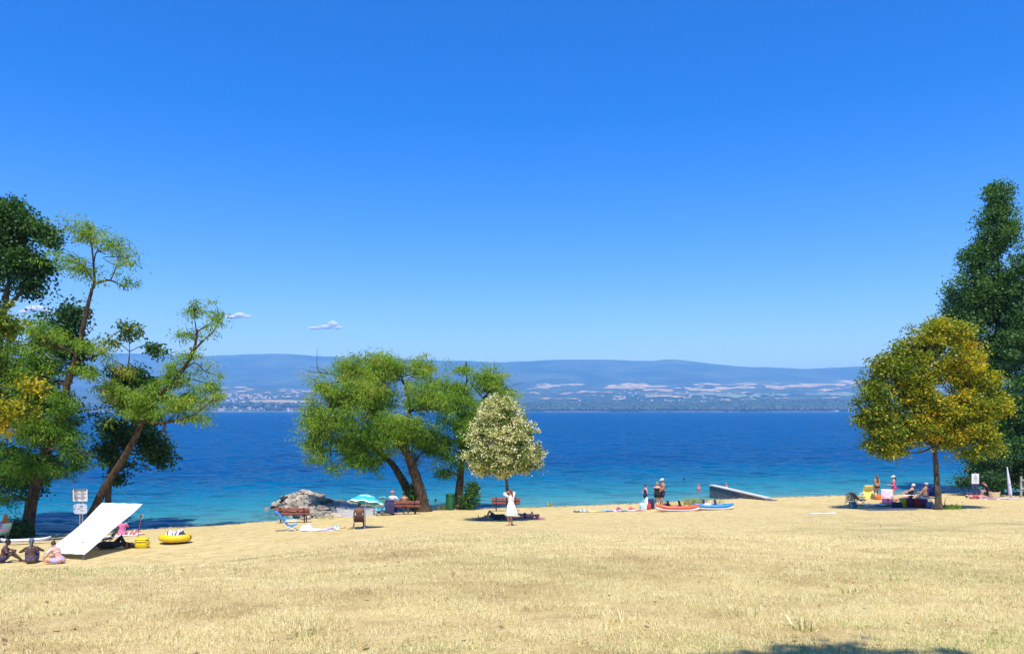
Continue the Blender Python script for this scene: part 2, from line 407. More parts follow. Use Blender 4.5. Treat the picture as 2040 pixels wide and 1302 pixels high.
# ------------------------------------------------------------------ far wood, houses, fields, clouds
rng = np.random.default_rng(11)
ICO_V = None
def ico():
    bm = bmesh.new(); bmesh.ops.create_icosphere(bm, subdivisions=1, radius=1.0)
    V = np.array([v.co[:] for v in bm.verts]); F = np.array([[v.index for v in f.verts] for f in bm.faces]); bm.free(); return V, F
IV, IF = ico()
def blobs(C, Rr, seed=1):
    """many rough leafy blobs merged into arrays"""
    r = np.random.default_rng(seed); n = len(C); k = len(IV)
    J = 1 + (r.random((n, k, 1)) - .5) * .55
    V = C[:, None, :] + IV[None] * J * Rr[:, None, :]
    F = IF[None] + (np.arange(n) * k)[:, None, None]
    return V.reshape(-1, 3), F.reshape(-1, 3)
def leafmat(name, cols, trans=.35, rough=.6):
    m = bpy.data.materials.new(name); m.use_nodes = True; nt = m.node_tree; nt.nodes.clear()
    at = nt.nodes.new('ShaderNodeAttribute'); at.attribute_name = 'tint'
    rp = ramp(nt, at.outputs['Fac'], cols)
    d = nt.nodes.new('ShaderNodeBsdfDiffuse'); t = nt.nodes.new('ShaderNodeBsdfTranslucent'); g = nt.nodes.new('ShaderNodeBsdfGlossy')
    g.inputs['Roughness'].default_value = .45; g.inputs['Color'].default_value = (.9, .95, 1, 1)
    tcol = mixc(nt, rp.outputs[0], (1.5, 1.45, .45), 1.0, 'MULTIPLY')
    nt.links.new(rp.outputs[0], d.inputs['Color']); nt.links.new(tcol, t.inputs['Color'])
    m1 = nt.nodes.new('ShaderNodeMixShader'); m1.inputs[0].default_value = trans; nt.links.new(d.outputs[0], m1.inputs[1]); nt.links.new(t.outputs[0], m1.inputs[2])
    m2 = nt.nodes.new('ShaderNodeMixShader'); m2.inputs[0].default_value = .02; nt.links.new(m1.outputs[0], m2.inputs[1]); nt.links.new(g.outputs[0], m2.inputs[2])
    o = nt.nodes.new('ShaderNodeOutputMaterial'); nt.links.new(m2.outputs[0], o.inputs['Surface']); MATS[name] = m
    return m
far_leaf = leafmat('far_foliage', [(0, (.022, .045, .020)), (.5, (.040, .070, .026)), (1, (.065, .095, .035))], .0)
# wood on the far shore to the right, scattered trees round the town to the left
n = 5200
fX = np.concatenate([rng.uniform(-200, 2600, n), rng.uniform(-3000, -150, 1500), rng.uniform(2600, 6000, 900)])
fY = 4262 + np.concatenate([rng.random(n)**1.3 * 900, rng.random(1500)**.8 * 1000, rng.random(900) * 700])
keep = (N3(fX / 260, fY / 160) > np.where(fX < -150, .55, .12)); fX, fY = fX[keep], fY[keep]
fs = rng.uniform(9, 17, len(fX)) * (1 + .5 * N3(fX / 90, fY / 90))
fZ = FH(fX, fY)
V, F = blobs(np.stack([fX, fY, fZ + fs * .55], 1), np.stack([fs, fs, fs * rng.uniform(.7, 1.15, len(fs))], 1), 5)
mesh_np('forest', V, F, far_leaf, None, True, {'tint': ('FLOAT', np.repeat(rng.random(len(fX)), len(IV)))})
tag(bpy.data.objects['forest'], 'dark green wood along the far shore of the lake', None, None, 'stuff')

# fields on the opposite slope
fld = [mat('stubble', (.52, .37, .13), 1, .3, .012), mat('hay', (.42, .33, .12), 1, .3, .012), mat('pasture', (.20, .24, .09), 1, .15, .02)]
fr = random.Random(4)
def field(px0, px1, py0, py1, m_):
    mbf = MB()
    def fn(u, v):
        w = (v - .5) * 2
        px = px0 + (px1 - px0) * u + 6 * math.sin(3 * v + px0); py = (py0 + py1) / 2 + (py1 - py0) / 2 * w * (.62 + .22 * math.sin(u * 5 + px0 * 1.7) + .14 * math.sin(u * 13 + px1)) + 1.0 * math.sin(u * 6 + px0)
        p = FG(px, py); return (p.x, p.y, p.z + 7)
    mbf.sheet(fn, 8, 3, 3.0)
    tag(mbf.build('field', m_), 'pale harvested field on the slope across the lake', None, None, 'structure')
for a in ((1068, 1112, 767, 774, 0), (1100, 1160, 765, 769, 1), (1208, 1290, 764, 777, 0), (1285, 1345, 775, 781, 0), (1230, 1330, 768, 773, 1), (1368, 1440, 773, 780, 0),
          (1385, 1440, 764, 768, 0), (1440, 1505, 764, 769, 1), (1420, 1500, 770, 777, 0), (1520, 1600, 766, 775, 0), (1590, 1680, 763, 772, 0), (1670, 1745, 757, 767, 0),
          (1430, 1490, 783, 794, 2), (1498, 1520, 784, 795, 2), (1535, 1570, 784, 791, 2), (1370, 1420, 782, 790, 2), (1290, 1360, 788, 793, 1), (1610, 1700, 783, 790, 2),
          (480, 640, 799, 804, 0), (500, 600, 803, 806, 1), (596, 640, 777, 783, 0), (1160, 1190, 779, 783, 0), (1330, 1420, 800, 802, 1)):
    field(*a[:4], fld[a[4]])

for i_ in range(70):
    x_ = fr.uniform(1045, 1735) if i_ < 52 else fr.uniform(420, 640); y_ = fr.uniform(764, 797) if i_ < 52 else fr.uniform(770, 790); w_ = fr.uniform(10, 42)
    field(x_, x_ + w_, y_, y_ + fr.uniform(1.2, 3.2), fld[fr.choice((0, 1, 1, 2))])
wallm = mat('house_wall', (.62, .60, .56), .9, .06, .2); roofm = mat('house_roof', (.42, .24, .16), .9, .12, .2); roofg = mat('grey_roof', (.5, .5, .5), .8, .1, .2)
def house_mesh(w, d, hh, rh):
    V = [(-w/2, -d/2, -4), (w/2, -d/2, -4), (w/2, d/2, -4), (-w/2, d/2, -4), (-w/2, -d/2, hh), (w/2, -d/2, hh), (w/2, d/2, hh), (-w/2, d/2, hh),
         (-w/2-1, -d/2-1, hh-.3), (w/2+1, -d/2-1, hh-.3), (w/2+1, d/2+1, hh-.3), (-w/2-1, d/2+1, hh-.3), (-w/2-1, 0, hh+rh), (w/2+1, 0, hh+rh)]
    F = [[0,1,5,4], [1,2,6,5], [2,3,7,6], [3,0,4,7], [8,9,13,12], [10,11,12,13], [8,12,11], [9,10,13], [8,11,10,9]]
    me = bpy.data.meshes.new('house'); me.from_pydata(V, [], F); me.update()
    me.materials.append(wallm); me.materials.append(roofm)
    for i, p_ in enumerate(me.polygons): p_.material_index = 1 if i >= 4 else 0
    return me
hms = [house_mesh(16, 11, 7, 3.5), house_mesh(22, 12, 9, 3.5), house_mesh(14, 14, 11, 3), house_mesh(30, 13, 8, 3)]
hr = random.Random(8)
def house(px, py, k, sc, label, group=None, rz=None):
    p = FG(px, py)
    o = bpy.data.objects.new('house', hms[k]); link(o, None, p, hr.uniform(-.6, .6) if rz is None else rz); o.scale = (sc, sc, sc)
    return tag(o, label, 'house', group)
for i in range(46):   # lakeside town on the left
    house(hr.uniform(415, 632), 820 - abs(hr.gauss(0, 1)) * 6 - .5, hr.randrange(4), hr.uniform(.55, 1.0), 'tiny pale house on the waterfront of the far town', 'houses of the town along the far shore')
for i in range(60):
    house(min(635, max(410, hr.gauss(510, 60))), hr.uniform(783, 798), hr.randrange(4), hr.uniform(.7, 1.2), 'tiny pale house on the rise above the far town', 'houses on the rise behind the far shore')
for i in range(44):
    house(hr.gauss(1300, 70), hr.uniform(780, 799), hr.randrange(4), hr.uniform(.6, 1.1), 'tiny pale house in the village among the far fields', 'village houses among the far fields')
for i in range(16):
    house(hr.uniform(1400, 1690), hr.uniform(782, 800), hr.randrange(4), hr.uniform(.5, .9), 'tiny pale farmhouse on the slope above the far wood', 'farmhouses above the far wood')
def block(px, py, w, hh, label, rows, cols):
    """far apartment block / hall with its rows of windows"""
    p = FG(px, py); o = empty('apartment_building', p); tag(o, label, 'building')
    mb = MB(); mb.box((0, 0, hh / 2 - 3), (w, 14, hh + 6)); mb.build('wall', wallm, o)
    mb = MB(); mb.box((0, 0, hh + .6), (w + 1.5, 15.5, 1.0)); mb.build('roof', roofg, o)
    gm = mat('far_glass', (.10, .13, .17), .3, .1, .3)
    for r_ in range(rows):
        for c_ in range(cols):
            mb = MB(); mb.box(((c_ + .5) / cols * w - w / 2, -7.05, (r_ + .55) / rows * hh), (w / cols * .5, .3, hh / rows * .45)); mb.build('window', gm, o)
block(433, 800, 34, 24, 'tall pale apartment block standing high in the far town', 5, 7)
block(455, 799, 30, 14, 'wide low white building beside the tall block in the far town', 2, 6)
block(466, 802, 16, 22, 'narrow white tower block in the far town', 5, 3)
block(1208, 818, 30, 14, 'white villa standing alone in the dark far wood', 2, 6)
block(1287, 801, 28, 10, 'long white hall at the edge of the far fields', 1, 6)
block(1693, 819, 22, 13, 'pale lakeside building at the end of the far wood', 2, 4)
block(1666, 820, 20, 8, 'small pale boathouse on the far shore by the orange tree', 1, 4)
# thin pale strip of beach and quay along the far shore
qm = mat('quay', (.30, .28, .24), .9, .1, .02)
mb = MB(); mb.sheet(lambda u, v: (-4200 + u * 9600, 4249 + v * 9 + 4 * math.sin(u * 90), 2.2 + v * 2.0), 120, 1, .8)
tag(mb.build('far_shore', qm), 'thin pale waterline of the opposite shore', None, None, 'structure')

# clouds
def cloud(puffs, Y, seed, label):
    """cumulus of overlapping vapour puffs: (px, py, rx, ry) each"""
    c0 = P(puffs[0][0], puffs[0][1], Y); o = empty('cloud', c0); tag(o, label, 'cloud', None, 'thing'); k = Y / FPX
    for i, (px, py, rx, ry) in enumerate(puffs):
        m = bpy.data.materials.new('cloud_vapour'); m.use_nodes = True; nt = m.node_tree; nt.nodes.clear()
        RX, RY = rx * k, ry * k * .82
        tc = nt.nodes.new('ShaderNodeTexCoord')
        mp = nt.nodes.new('ShaderNodeMapping'); mp.inputs['Location'].default_value = (seed * 3.1 + i, seed, i * 2); mp.inputs['Scale'].default_value = (1 / RY, 1 / RY, 1 / RY); nt.links.new(tc.outputs['Object'], mp.inputs['Vector'])
        nz = noise(nt, 1.1, 4, .6, mp.outputs[0])
        m2 = nt.nodes.new('ShaderNodeMapping'); m2.inputs['Scale'].default_value = (1 / RX, 1 / (RX * .6), 1 / RY); nt.links.new(tc.outputs['Object'], m2.inputs['Vector'])
        ln = nt.nodes.new('ShaderNodeVectorMath'); ln.operation = 'LENGTH'; nt.links.new(m2.outputs[0], ln.inputs[0])
        a = nt.nodes.new('ShaderNodeMath'); a.operation = 'MULTIPLY_ADD'; nt.links.new(ln.outputs['Value'], a.inputs[0]); a.inputs[1].default_value = -.9; a.inputs[2].default_value = .42
        s_ = nt.nodes.new('ShaderNodeMath'); s_.operation = 'ADD'; nt.links.new(a.outputs[0], s_.inputs[0]); nt.links.new(nz.outputs['Fac'], s_.inputs[1])
        kk = nt.nodes.new('ShaderNodeMapRange'); kk.inputs['From Min'].default_value = .08; kk.inputs['From Max'].default_value = .75; kk.inputs['To Max'].default_value = 9.0 / RY
        nt.links.new(s_.outputs[0], kk.inputs['Value'])
        pv = nt.nodes.new('ShaderNodeVolumePrincipled'); pv.inputs['Color'].default_value = (1, 1, 1, 1); nt.links.new(kk.outputs[0], pv.inputs['Density']); pv.inputs['Anisotropy'].default_value = 0
        ou = nt.nodes.new('ShaderNodeOutputMaterial'); nt.links.new(pv.outputs[0], ou.inputs['Volume'])
        mb = MB(); mb.ball((0, 0, 0), (RX, RX * .6, RY), 18, 12); mb.build('puff', m, o, True, P(px, py, Y + i * 150) - c0)
cloud([(664, 645, 13, 9), (650, 651, 16, 6), (630, 653, 20, 4), (672, 652, 12, 5)], 24000, 1, 'small white cloud floating above the ridge beside the big locust')
cloud([(478, 627, 13, 7), (462, 631, 20, 5), (492, 630, 10, 4)], 24000, 5, 'small flat white cloud right of the bare leaning branch')
cloud([(70, 615, 24, 10), (92, 619, 18, 7), (50, 621, 16, 6)], 24000, 9, 'small white cloud peeping through the trees at the left')

# ------------------------------------------------------------------ trees
def bark(name, c, c2, scale=5):
    m = bpy.data.materials.new(name); m.use_nodes = True; nt = m.node_tree; b = nt.nodes['Principled BSDF']
    tc = nt.nodes.new('ShaderNodeTexCoord'); mp = nt.nodes.new('ShaderNodeMapping'); mp.inputs['Scale'].default_value = (1, 1, .22); nt.links.new(tc.outputs['Object'], mp.inputs['Vector'])
    n1 = noise(nt, scale * 2.2, 6, .65, mp.outputs[0]); n2 = noise(nt, scale * .35, 3, .5, tc.outputs['Object'])
    c_ = ramp(nt, n1.outputs['Fac'], [(.34, c2), (.62, c)]).outputs[0]
    c_ = mixc(nt, c_, ramp(nt, n2.outputs['Fac'], [(.3, (.7, .7, .66)), (.7, (1.15, 1.12, 1.1))]).outputs[0], 1.0, 'MULTIPLY')
    nt.links.new(c_, b.inputs['Base Color']); b.inputs['Roughness'].default_value = .95; inp(b, 'Specular IOR Level').default_value = .15
    bp = nt.nodes.new('ShaderNodeBump'); bp.inputs['Strength'].default_value = 1.0; bp.inputs['Distance'].default_value = .12
    nt.links.new(n1.outputs['Fac'], bp.inputs['Height']); nt.links.new(bp.outputs[0], b.inputs['Normal']); MATS[name] = m
    return m
bark_loc = bark('locust_bark', (.15, .105, .070), (.022, .016, .012)); bark_lin = bark('linden_bark', (.17, .145, .115), (.05, .042, .036)); bark_pop = bark('poplar_bark', (.17, .15, .12), (.06, .05, .04))

def smooth_path(pts, n=6):
    """Catmull-Rom through pts"""
    Pp = [np.array(p, float) for p in pts]; Pp = [2 * Pp[0] - Pp[1]] + Pp + [2 * Pp[-1] - Pp[-2]]; out = []
    for i in range(1, len(Pp) - 2):
        p0, p1, p2, p3 = Pp[i - 1:i + 3]
        for k in range(n):
            t = k / n
            out.append(.5 * ((2 * p1) + (-p0 + p2) * t + (2 * p0 - 5 * p1 + 4 * p2 - p3) * t**2 + (-p0 + 3 * p1 - 3 * p2 + p3) * t**3))
    out.append(Pp[-2]); return np.array(out)

def leaves_mesh(name, pos, dirs, L, Wd, tint, material, parent, rg, flat=.5):
    """one folded diamond per leaf: pos base, dirs axis, L length, Wd width"""
    n = len(pos)
    dirs = dirs / np.linalg.norm(dirs, axis=1, keepdims=True)
    up = rg.normal(size=(n, 3)) * (1 - flat) + np.array([0, 0, 1.0]) * flat * 1.5
    side = np.cross(dirs, up); side /= np.maximum(np.linalg.norm(side, axis=1, keepdims=True), 1e-6)
    nor = np.cross(side, dirs)
    L = L[:, None]; Wd = Wd[:, None]
    a = pos; t = pos + dirs * L - nor * L * .12
    m = pos + dirs * L * .48 + nor * L * .05
    l = m + side * Wd * .5 - nor * Wd * .12; r_ = m - side * Wd * .5 - nor * Wd * .12
    V = np.stack([a, l, t, r_], 1).reshape(-1, 3); F = (np.arange(n) * 4)[:, None] + np.array([[0, 1, 2, 3]])
    return mesh_np(name, V, F, material, parent, False, {'tint': ('FLOAT', np.repeat(np.clip(tint, 0, 1), 4))})

def tree(name, label, base, trunks, crowns, lmat, bmat, seed, leaf=(.21, .050), per=62, cr=.45, droop=.6, flat=.5, dens=1.0, twig=.5, group=None, cat='tree', wind=(0, 0, 0), bare=(), shell=.42, limb_r=.07, updir=0.0, gap=.46, gf=1.25, h0=1.2, jit=.16):
    """trunks: [(points, r0, r1)], crowns: [(centre, radii, clumps, tint0, tint1)] in world metres"""
    rg = np.random.default_rng(seed); base = np.array(base, float)
    root = empty(name, base); tag(root, label, cat, group)
    tb = MB(); tp = []
    for k, (pts, r0, r1) in enumerate(trunks):
        sp = smooth_path(pts, 7) - base
        sp[1:-1] += rg.normal(size=(len(sp) - 2, 3)) * r0 * .045
        m = len(sp); rr = [r0 + (r1 - r0) * (i / (m - 1))**.8 for i in range(m)]
        if k == 0: rr[0] *= 1.45; rr[1] *= 1.16; sp[0][2] -= .25
        tb.tube(sp.tolist(), rr, 10)
        tp += [(p_, r_) for p_, r_ in zip(sp, rr)]
    TP = np.array([p_ for p_, _ in tp]); TR = np.array([r_ for _, r_ in tp])
    for pts, r0, r1 in bare:                                       # dead and bare limbs
        sp = smooth_path(pts, 4) - base; m = len(sp)
        tb.tube(sp.tolist(), [r0 + (r1 - r0) * i / (m - 1) for i in range(m)], 6)
    bb = MB(); pos = []; dr = []; tint = []
    for c, rad, ncl, t0, t1 in crowns:
        c = np.array(c, float) - base; rad = np.array(rad, float)
        ncl = int(ncl * dens)
        kk = ncl * 3
        d = rg.normal(size=(kk, 3)); d /= np.linalg.norm(d, axis=1, keepdims=True)
        rr = rg.random(kk) ** shell
        C = c + d * rad * rr[:, None] * (1 + jit * rg.normal(size=(kk, 1)))
        Cn = C + base
        nv_ = N3(Cn[:, 0] * gf + Cn[:, 2] * gf * .43, Cn[:, 2] * gf * 1.25 + Cn[:, 1] * gf * .5 + 31)
        C = C[(nv_ > gap) & (C[:, 2] + base[2] > h0)][:ncl]; ncl = len(C)
        if not ncl: continue
        # limb from the trunk into the blob
        low = c - np.array([0, 0, rad[2] * .35])
        cost = np.linalg.norm(TP - low, axis=1) + np.where(TP[:, 2] > low[2] + .3, 2.0, 0)
        j = int(np.argmin(cost)); s0 = TP[j]
        mid = (s0 + c) / 2 + rg.normal(size=3) * .25 + np.array([0, 0, .15])
        limb = smooth_path([s0, mid, c + (c - s0) * .25], 5); lr = min(TR[j] * .7, limb_r + .02 * rad[2])
        lrr = [lr + (.022 - lr) * i / (len(limb) - 1) for i in range(len(limb))]
        bb.tube(limb.tolist(), lrr, 6)
        A = np.concatenate([limb, TP[TP[:, 2] > s0[2] - .5]]) if len(TP) else limb
        for q in range(ncl):
            if rg.random() < twig:
                D = np.linalg.norm(A - C[q], axis=1) + np.where(A[:, 2] > C[q][2], .6, 0)
                s_ = A[int(np.argmin(D))]
                mm_ = (s_ + C[q]) / 2 + rg.normal(size=3) * .12
                bb.tube([s_.tolist(), mm_.tolist(), C[q].tolist()], [.022, .014, .006], 4)
        k = rg.poisson(per, ncl); idx = np.repeat(np.arange(ncl), k); nL = len(idx)
        csz = cr * rg.uniform(.55, 1.35, ncl)
        o = rg.normal(size=(nL, 3)) * np.array([1, 1, .62]) * csz[idx][:, None] * .62
        p_ = C[idx] + o; pos.append(p_)
        outw = o / np.maximum(np.linalg.norm(o, axis=1, keepdims=True), 1e-6)
        dv = outw * .8 + rg.normal(size=(nL, 3)) * .45 + np.array([0, 0, -droop + updir]) + np.array(wind); dr.append(dv)
        ct = rg.uniform(t0, t1, ncl)[idx] + rg.normal(size=nL) * .10; tint.append(ct)
    pos = np.concatenate(pos); dr = np.concatenate(dr); tint = np.concatenate(tint); nL = len(pos)
    tb.build('trunk', bmat, root, True)
    if bb.F: tag(bb.build('branches', bmat, root, True), None, None, None, 'stuff')
    L = leaf[0] * rg.uniform(.6, 1.3, nL); Wd = leaf[1] * rg.uniform(.7, 1.3, nL)
    leaves_mesh('crown', pos, dr, L, Wd, tint, lmat, root, rg, flat)
    return root

def cb(px, py, rx, ry, Y, n, t0, t1, rY=None, dY=0.0):
    """a crown lobe given by where it shows, at its own distance"""
    Yc = Y + dY; k = Yc / FPX
    return (P(px, py, Yc), (rx * k, (rY if rY else (rx + ry) / 2 * k), ry * k), n, t0, t1)

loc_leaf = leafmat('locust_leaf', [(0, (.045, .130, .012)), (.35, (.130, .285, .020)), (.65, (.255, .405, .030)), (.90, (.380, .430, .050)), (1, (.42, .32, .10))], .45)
dark_leaf = leafmat('dark_leaf', [(0, (.020, .060, .016)), (.5, (.055, .140, .022)), (.85, (.120, .230, .030)), (1, (.26, .26, .05))], .28)
mix_leaf = leafmat('yellowing_leaf', [(0, (.055, .120, .010)), (.35, (.20, .27, .012)), (.62, (.50, .42, .012)), (.86, (.62, .40, .020)), (1, (.48, .17, .03))])
lin_leaf = leafmat('silver_linden_leaf', [(0, (.050, .095, .012)), (.28, (.17, .24, .030)), (.42, (.52, .53, .22)), (.75, (.72, .70, .38)), (1, (.82, .78, .52))], .25)
pop_leaf = leafmat('poplar_leaf', [(0, (.022, .068, .022)), (.5, (.066, .160, .038)), (.85, (.140, .265, .058)), (1, (.22, .34, .08))], .33)

# central leaning locust
Y0 = 47.4; bs = GY(845, Y0)
def pp(L_, Y): return [P(x, y, Y + (z if z else 0)) for x, y, z in L_]
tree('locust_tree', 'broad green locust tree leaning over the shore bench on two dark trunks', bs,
     [([bs] + pp([(838, 985, 0), (825, 940, 0), (806, 895, -.3), (770, 860, -.6), (745, 815, -.5), (735, 770, 0)], Y0), .44, .10),
      ([bs + Vector((-.5, .8, 0))] + pp([(815, 980, .8), (795, 945, .9), (778, 920, 1.0), (735, 880, 1.2), (700, 830, 1.5)], Y0), .36, .09),
      (pp([(806, 895, -.3), (812, 850, 0), (815, 800, .3), (800, 750, .5)], Y0), .2, .05)],
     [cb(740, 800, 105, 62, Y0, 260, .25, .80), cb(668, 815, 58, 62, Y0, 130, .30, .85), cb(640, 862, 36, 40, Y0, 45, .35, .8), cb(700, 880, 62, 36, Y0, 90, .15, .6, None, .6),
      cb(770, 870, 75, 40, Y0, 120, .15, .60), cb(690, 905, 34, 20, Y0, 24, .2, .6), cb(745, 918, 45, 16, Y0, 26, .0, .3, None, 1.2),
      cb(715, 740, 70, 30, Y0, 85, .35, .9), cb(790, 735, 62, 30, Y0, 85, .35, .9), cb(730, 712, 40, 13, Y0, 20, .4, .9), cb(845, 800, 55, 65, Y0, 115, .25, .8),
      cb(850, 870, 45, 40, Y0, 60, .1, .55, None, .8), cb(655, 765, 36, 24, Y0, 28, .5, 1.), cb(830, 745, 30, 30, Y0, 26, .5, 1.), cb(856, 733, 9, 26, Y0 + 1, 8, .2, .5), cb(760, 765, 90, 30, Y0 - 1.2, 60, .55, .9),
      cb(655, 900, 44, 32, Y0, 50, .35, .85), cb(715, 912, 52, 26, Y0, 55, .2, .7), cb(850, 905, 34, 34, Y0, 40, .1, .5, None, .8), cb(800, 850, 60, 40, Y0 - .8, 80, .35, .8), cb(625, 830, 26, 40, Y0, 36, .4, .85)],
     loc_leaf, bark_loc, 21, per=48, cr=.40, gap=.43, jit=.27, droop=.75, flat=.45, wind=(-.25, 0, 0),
     bare=[(pp([(735, 770, 0), (690, 752, 0), (655, 744, 0), (632, 742, 0), (610, 738, 0)], Y0), .06, .012), (pp([(640, 742, 0), (632, 732, 0), (632, 692, 0)], Y0), .03, .01), (pp([(655, 744, 0), (640, 735, 0), (618, 730, 0)], Y0), .025, .008)])
# second locust beside it
Y1 = 49.0; bs = GY(915, Y1)
tree('locust_tree', 'slender dark trunked locust tree between the big locust and the pale linden', bs,
     [([bs] + pp([(914, 985, 0), (917, 950, 0), (921, 905, 0), (918, 850, 0), (912, 800, 0), (930, 760, .3)], Y1), .33, .07), (pp([(918, 850, 0), (960, 800, .3), (985, 765, .5), (995, 740, .5)], Y1), .12, .03)],
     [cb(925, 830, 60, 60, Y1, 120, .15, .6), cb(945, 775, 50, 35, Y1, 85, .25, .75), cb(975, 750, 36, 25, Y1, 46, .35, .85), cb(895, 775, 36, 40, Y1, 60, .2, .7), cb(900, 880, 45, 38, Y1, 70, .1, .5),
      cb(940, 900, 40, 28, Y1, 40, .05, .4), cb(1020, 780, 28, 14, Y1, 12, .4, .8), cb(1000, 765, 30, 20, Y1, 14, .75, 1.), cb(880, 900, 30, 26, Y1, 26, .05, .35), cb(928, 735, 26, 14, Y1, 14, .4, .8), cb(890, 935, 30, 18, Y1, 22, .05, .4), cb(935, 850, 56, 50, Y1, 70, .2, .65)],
     loc_leaf, bark_loc, 33, per=44, cr=.38, gap=.44, jit=.27, droop=.75, flat=.45,
     bare=[(pp([(985, 765, .5), (1000, 745, .5), (1012, 752, .5)], Y1), .025, .008), (pp([(975, 770, .4), (985, 735, .4), (984, 716, .4)], Y1), .03, .008), (pp([(995, 775, .4), (1030, 765, .4), (1045, 760, .4)], Y1), .025, .006)])
# pale linden
Y2 = 39.2; bs = GY(1011, Y2)
tree('linden_tree', 'small cone shaped linden full of pale cream leaves above the standing woman', bs,
     [([bs] + pp([(1012, 1000, 0), (1009, 955, 0), (1006, 900, 0), (1003, 840, 0), (1000, 800, 0)], Y2), .12, .02)],
     [cb(1004, 905, 78, 36, Y2, 420, .0, .95), cb(1001, 868, 70, 40, Y2, 420, .0, .95), cb(996, 830, 50, 36, Y2, 230, .0, .95), cb(992, 804, 27, 18, Y2, 60, .1, 1.), cb(1004, 928, 74, 20, Y2, 170, .0, .9)],
     lin_leaf, bark_lin, 44, leaf=(.115, .085), per=34, cr=.19, droop=.25, flat=.25, twig=.3, shell=.38, limb_r=.03, gap=.10, gf=2.2, jit=.05)
# yellowing tree at the right
Y3 = 41.4; bs = GY(1869, Y3)
tree('maple_tree', 'round tree with yellow, green and rusty leaves shading the picnic', bs,
     [([bs] + pp([(1867, 960, 0), (1862, 900, 0), (1858, 840, 0), (1852, 770, 0), (1850, 700, 0)], Y3), .19, .04), (pp([(1862, 900, 0), (1890, 850, .2), (1905, 800, .3), (1912, 750, .4)], Y3), .09, .03), (pp([(1861, 890, 0), (1830, 840, -.2), (1805, 790, -.3)], Y3), .09, .03)],
     [cb(1850, 700, 66, 56, Y3, 210, .1, .62, 1.3), cb(1890, 665, 44, 32, Y3, 110, .25, .62, 1.0), cb(1785, 745, 58, 50, Y3, 190, .0, .55, 1.2), cb(1750, 790, 44, 46, Y3, 110, .0, .5, 1.0), cb(1900, 730, 56, 52, Y3, 190, .2, .8, 1.2), cb(1830, 790, 70, 50, Y3, 210, .15, .7, 1.4),
      cb(1900, 800, 60, 46, Y3, 170, .15, .72, 1.3), cb(1950, 815, 56, 46, Y3, 180, .2, .65, 1.1), cb(1765, 850, 56, 40, Y3, 160, .0, .6, 1.1), cb(1850, 860, 70, 34, Y3, 150, .1, .8, 1.3), cb(1940, 880, 54, 36, Y3, 130, .1, .6, 1.1), cb(1770, 890, 46, 22, Y3, 80, .0, .6, .9),
      cb(1992, 805, 24, 22, Y3, 34, .2, .6, .7), cb(1870, 645, 20, 12, Y3, 16, .3, .7, .5), cb(1925, 700, 24, 24, Y3, 34, .35, .85, .7), cb(1900, 850, 60, 40, Y3, 110, .15, .65, 1.2), cb(1955, 770, 44, 36, Y3, 80, .2, .6, 1.0), cb(1720, 830, 18, 28, Y3, 24, .0, .5, .6)],
     mix_leaf, bark_lin, 55, leaf=(.14, .105), per=34, cr=.30, droop=.3, flat=.35, twig=.3, shell=.48, limb_r=.05, gap=.36, gf=1.7, jit=.09)
# poplars
def poplar(px, Y, top, lobes, label, seed):
    bs = GY(px, Y)
    return tree('poplar_tree', label, bs, [([bs] + pp([(px, 860, 0), (px + 2, 700, 0), (px + 4, 560, 0), (px + 2, top + 30, 0)], Y), .42, .04)],
        [cb(a, b_, rx, ry, Y, n_, .1, .85) for a, b_, rx, ry, n_ in lobes], pop_leaf, bark_pop, seed, leaf=(.17, .14), per=46, cr=.46, droop=.15, updir=.3, flat=.2, twig=.3, shell=.42, gap=.36, gf=1.0, jit=.08, group='poplars at the edge of the lawn')
poplar(1985, 58.0, 362, [(1992, 395, 22, 36, 60), (1988, 440, 34, 40, 90), (1990, 490, 40, 46, 120), (1948, 520, 32, 40, 80), (2008, 550, 40, 56, 130), (1935, 580, 44, 46, 120), (1965, 600, 46, 56, 150), (2005, 640, 46, 60, 150), (1918, 615, 34, 34, 60), (1930, 660, 46, 46, 110), (1985, 720, 60, 60, 210), (1950, 760, 56, 50, 140), (1985, 830, 66, 60, 210), (1990, 925, 60, 45, 150)],
       'tall dark green poplar with a pointed top behind the yellowing tree', 61)
poplar(2062, 55.0, 440, [(2055, 500, 30, 60, 60), (2050, 600, 42, 60, 110), (2045, 690, 48, 60, 130), (2045, 790, 52, 60, 140), (2040, 880, 56, 55, 150), (2040, 950, 50, 40, 120)],
       'dark poplar cut off by the edge of the picture beside the tall one', 62)
# dark shrubs under the poplars
bs = GY(1990, 54.0)
tree('shore_bush', 'deep green bush hanging over the water behind the white warning sign', bs, [([bs] + pp([(1985, 960, 0), (1975, 930, 0)], 54), .08, .02)],
     [cb(1985, 935, 55, 42, 54, 200, .0, .4), cb(1935, 925, 32, 28, 54, 60, .0, .35), cb(1925, 955, 18, 20, 54, 24, .0, .35), cb(2025, 930, 36, 50, 54, 140, .0, .35)], pop_leaf, bark_pop, 63, leaf=(.16, .11), per=32, cr=.4, droop=.4, cat='bush')

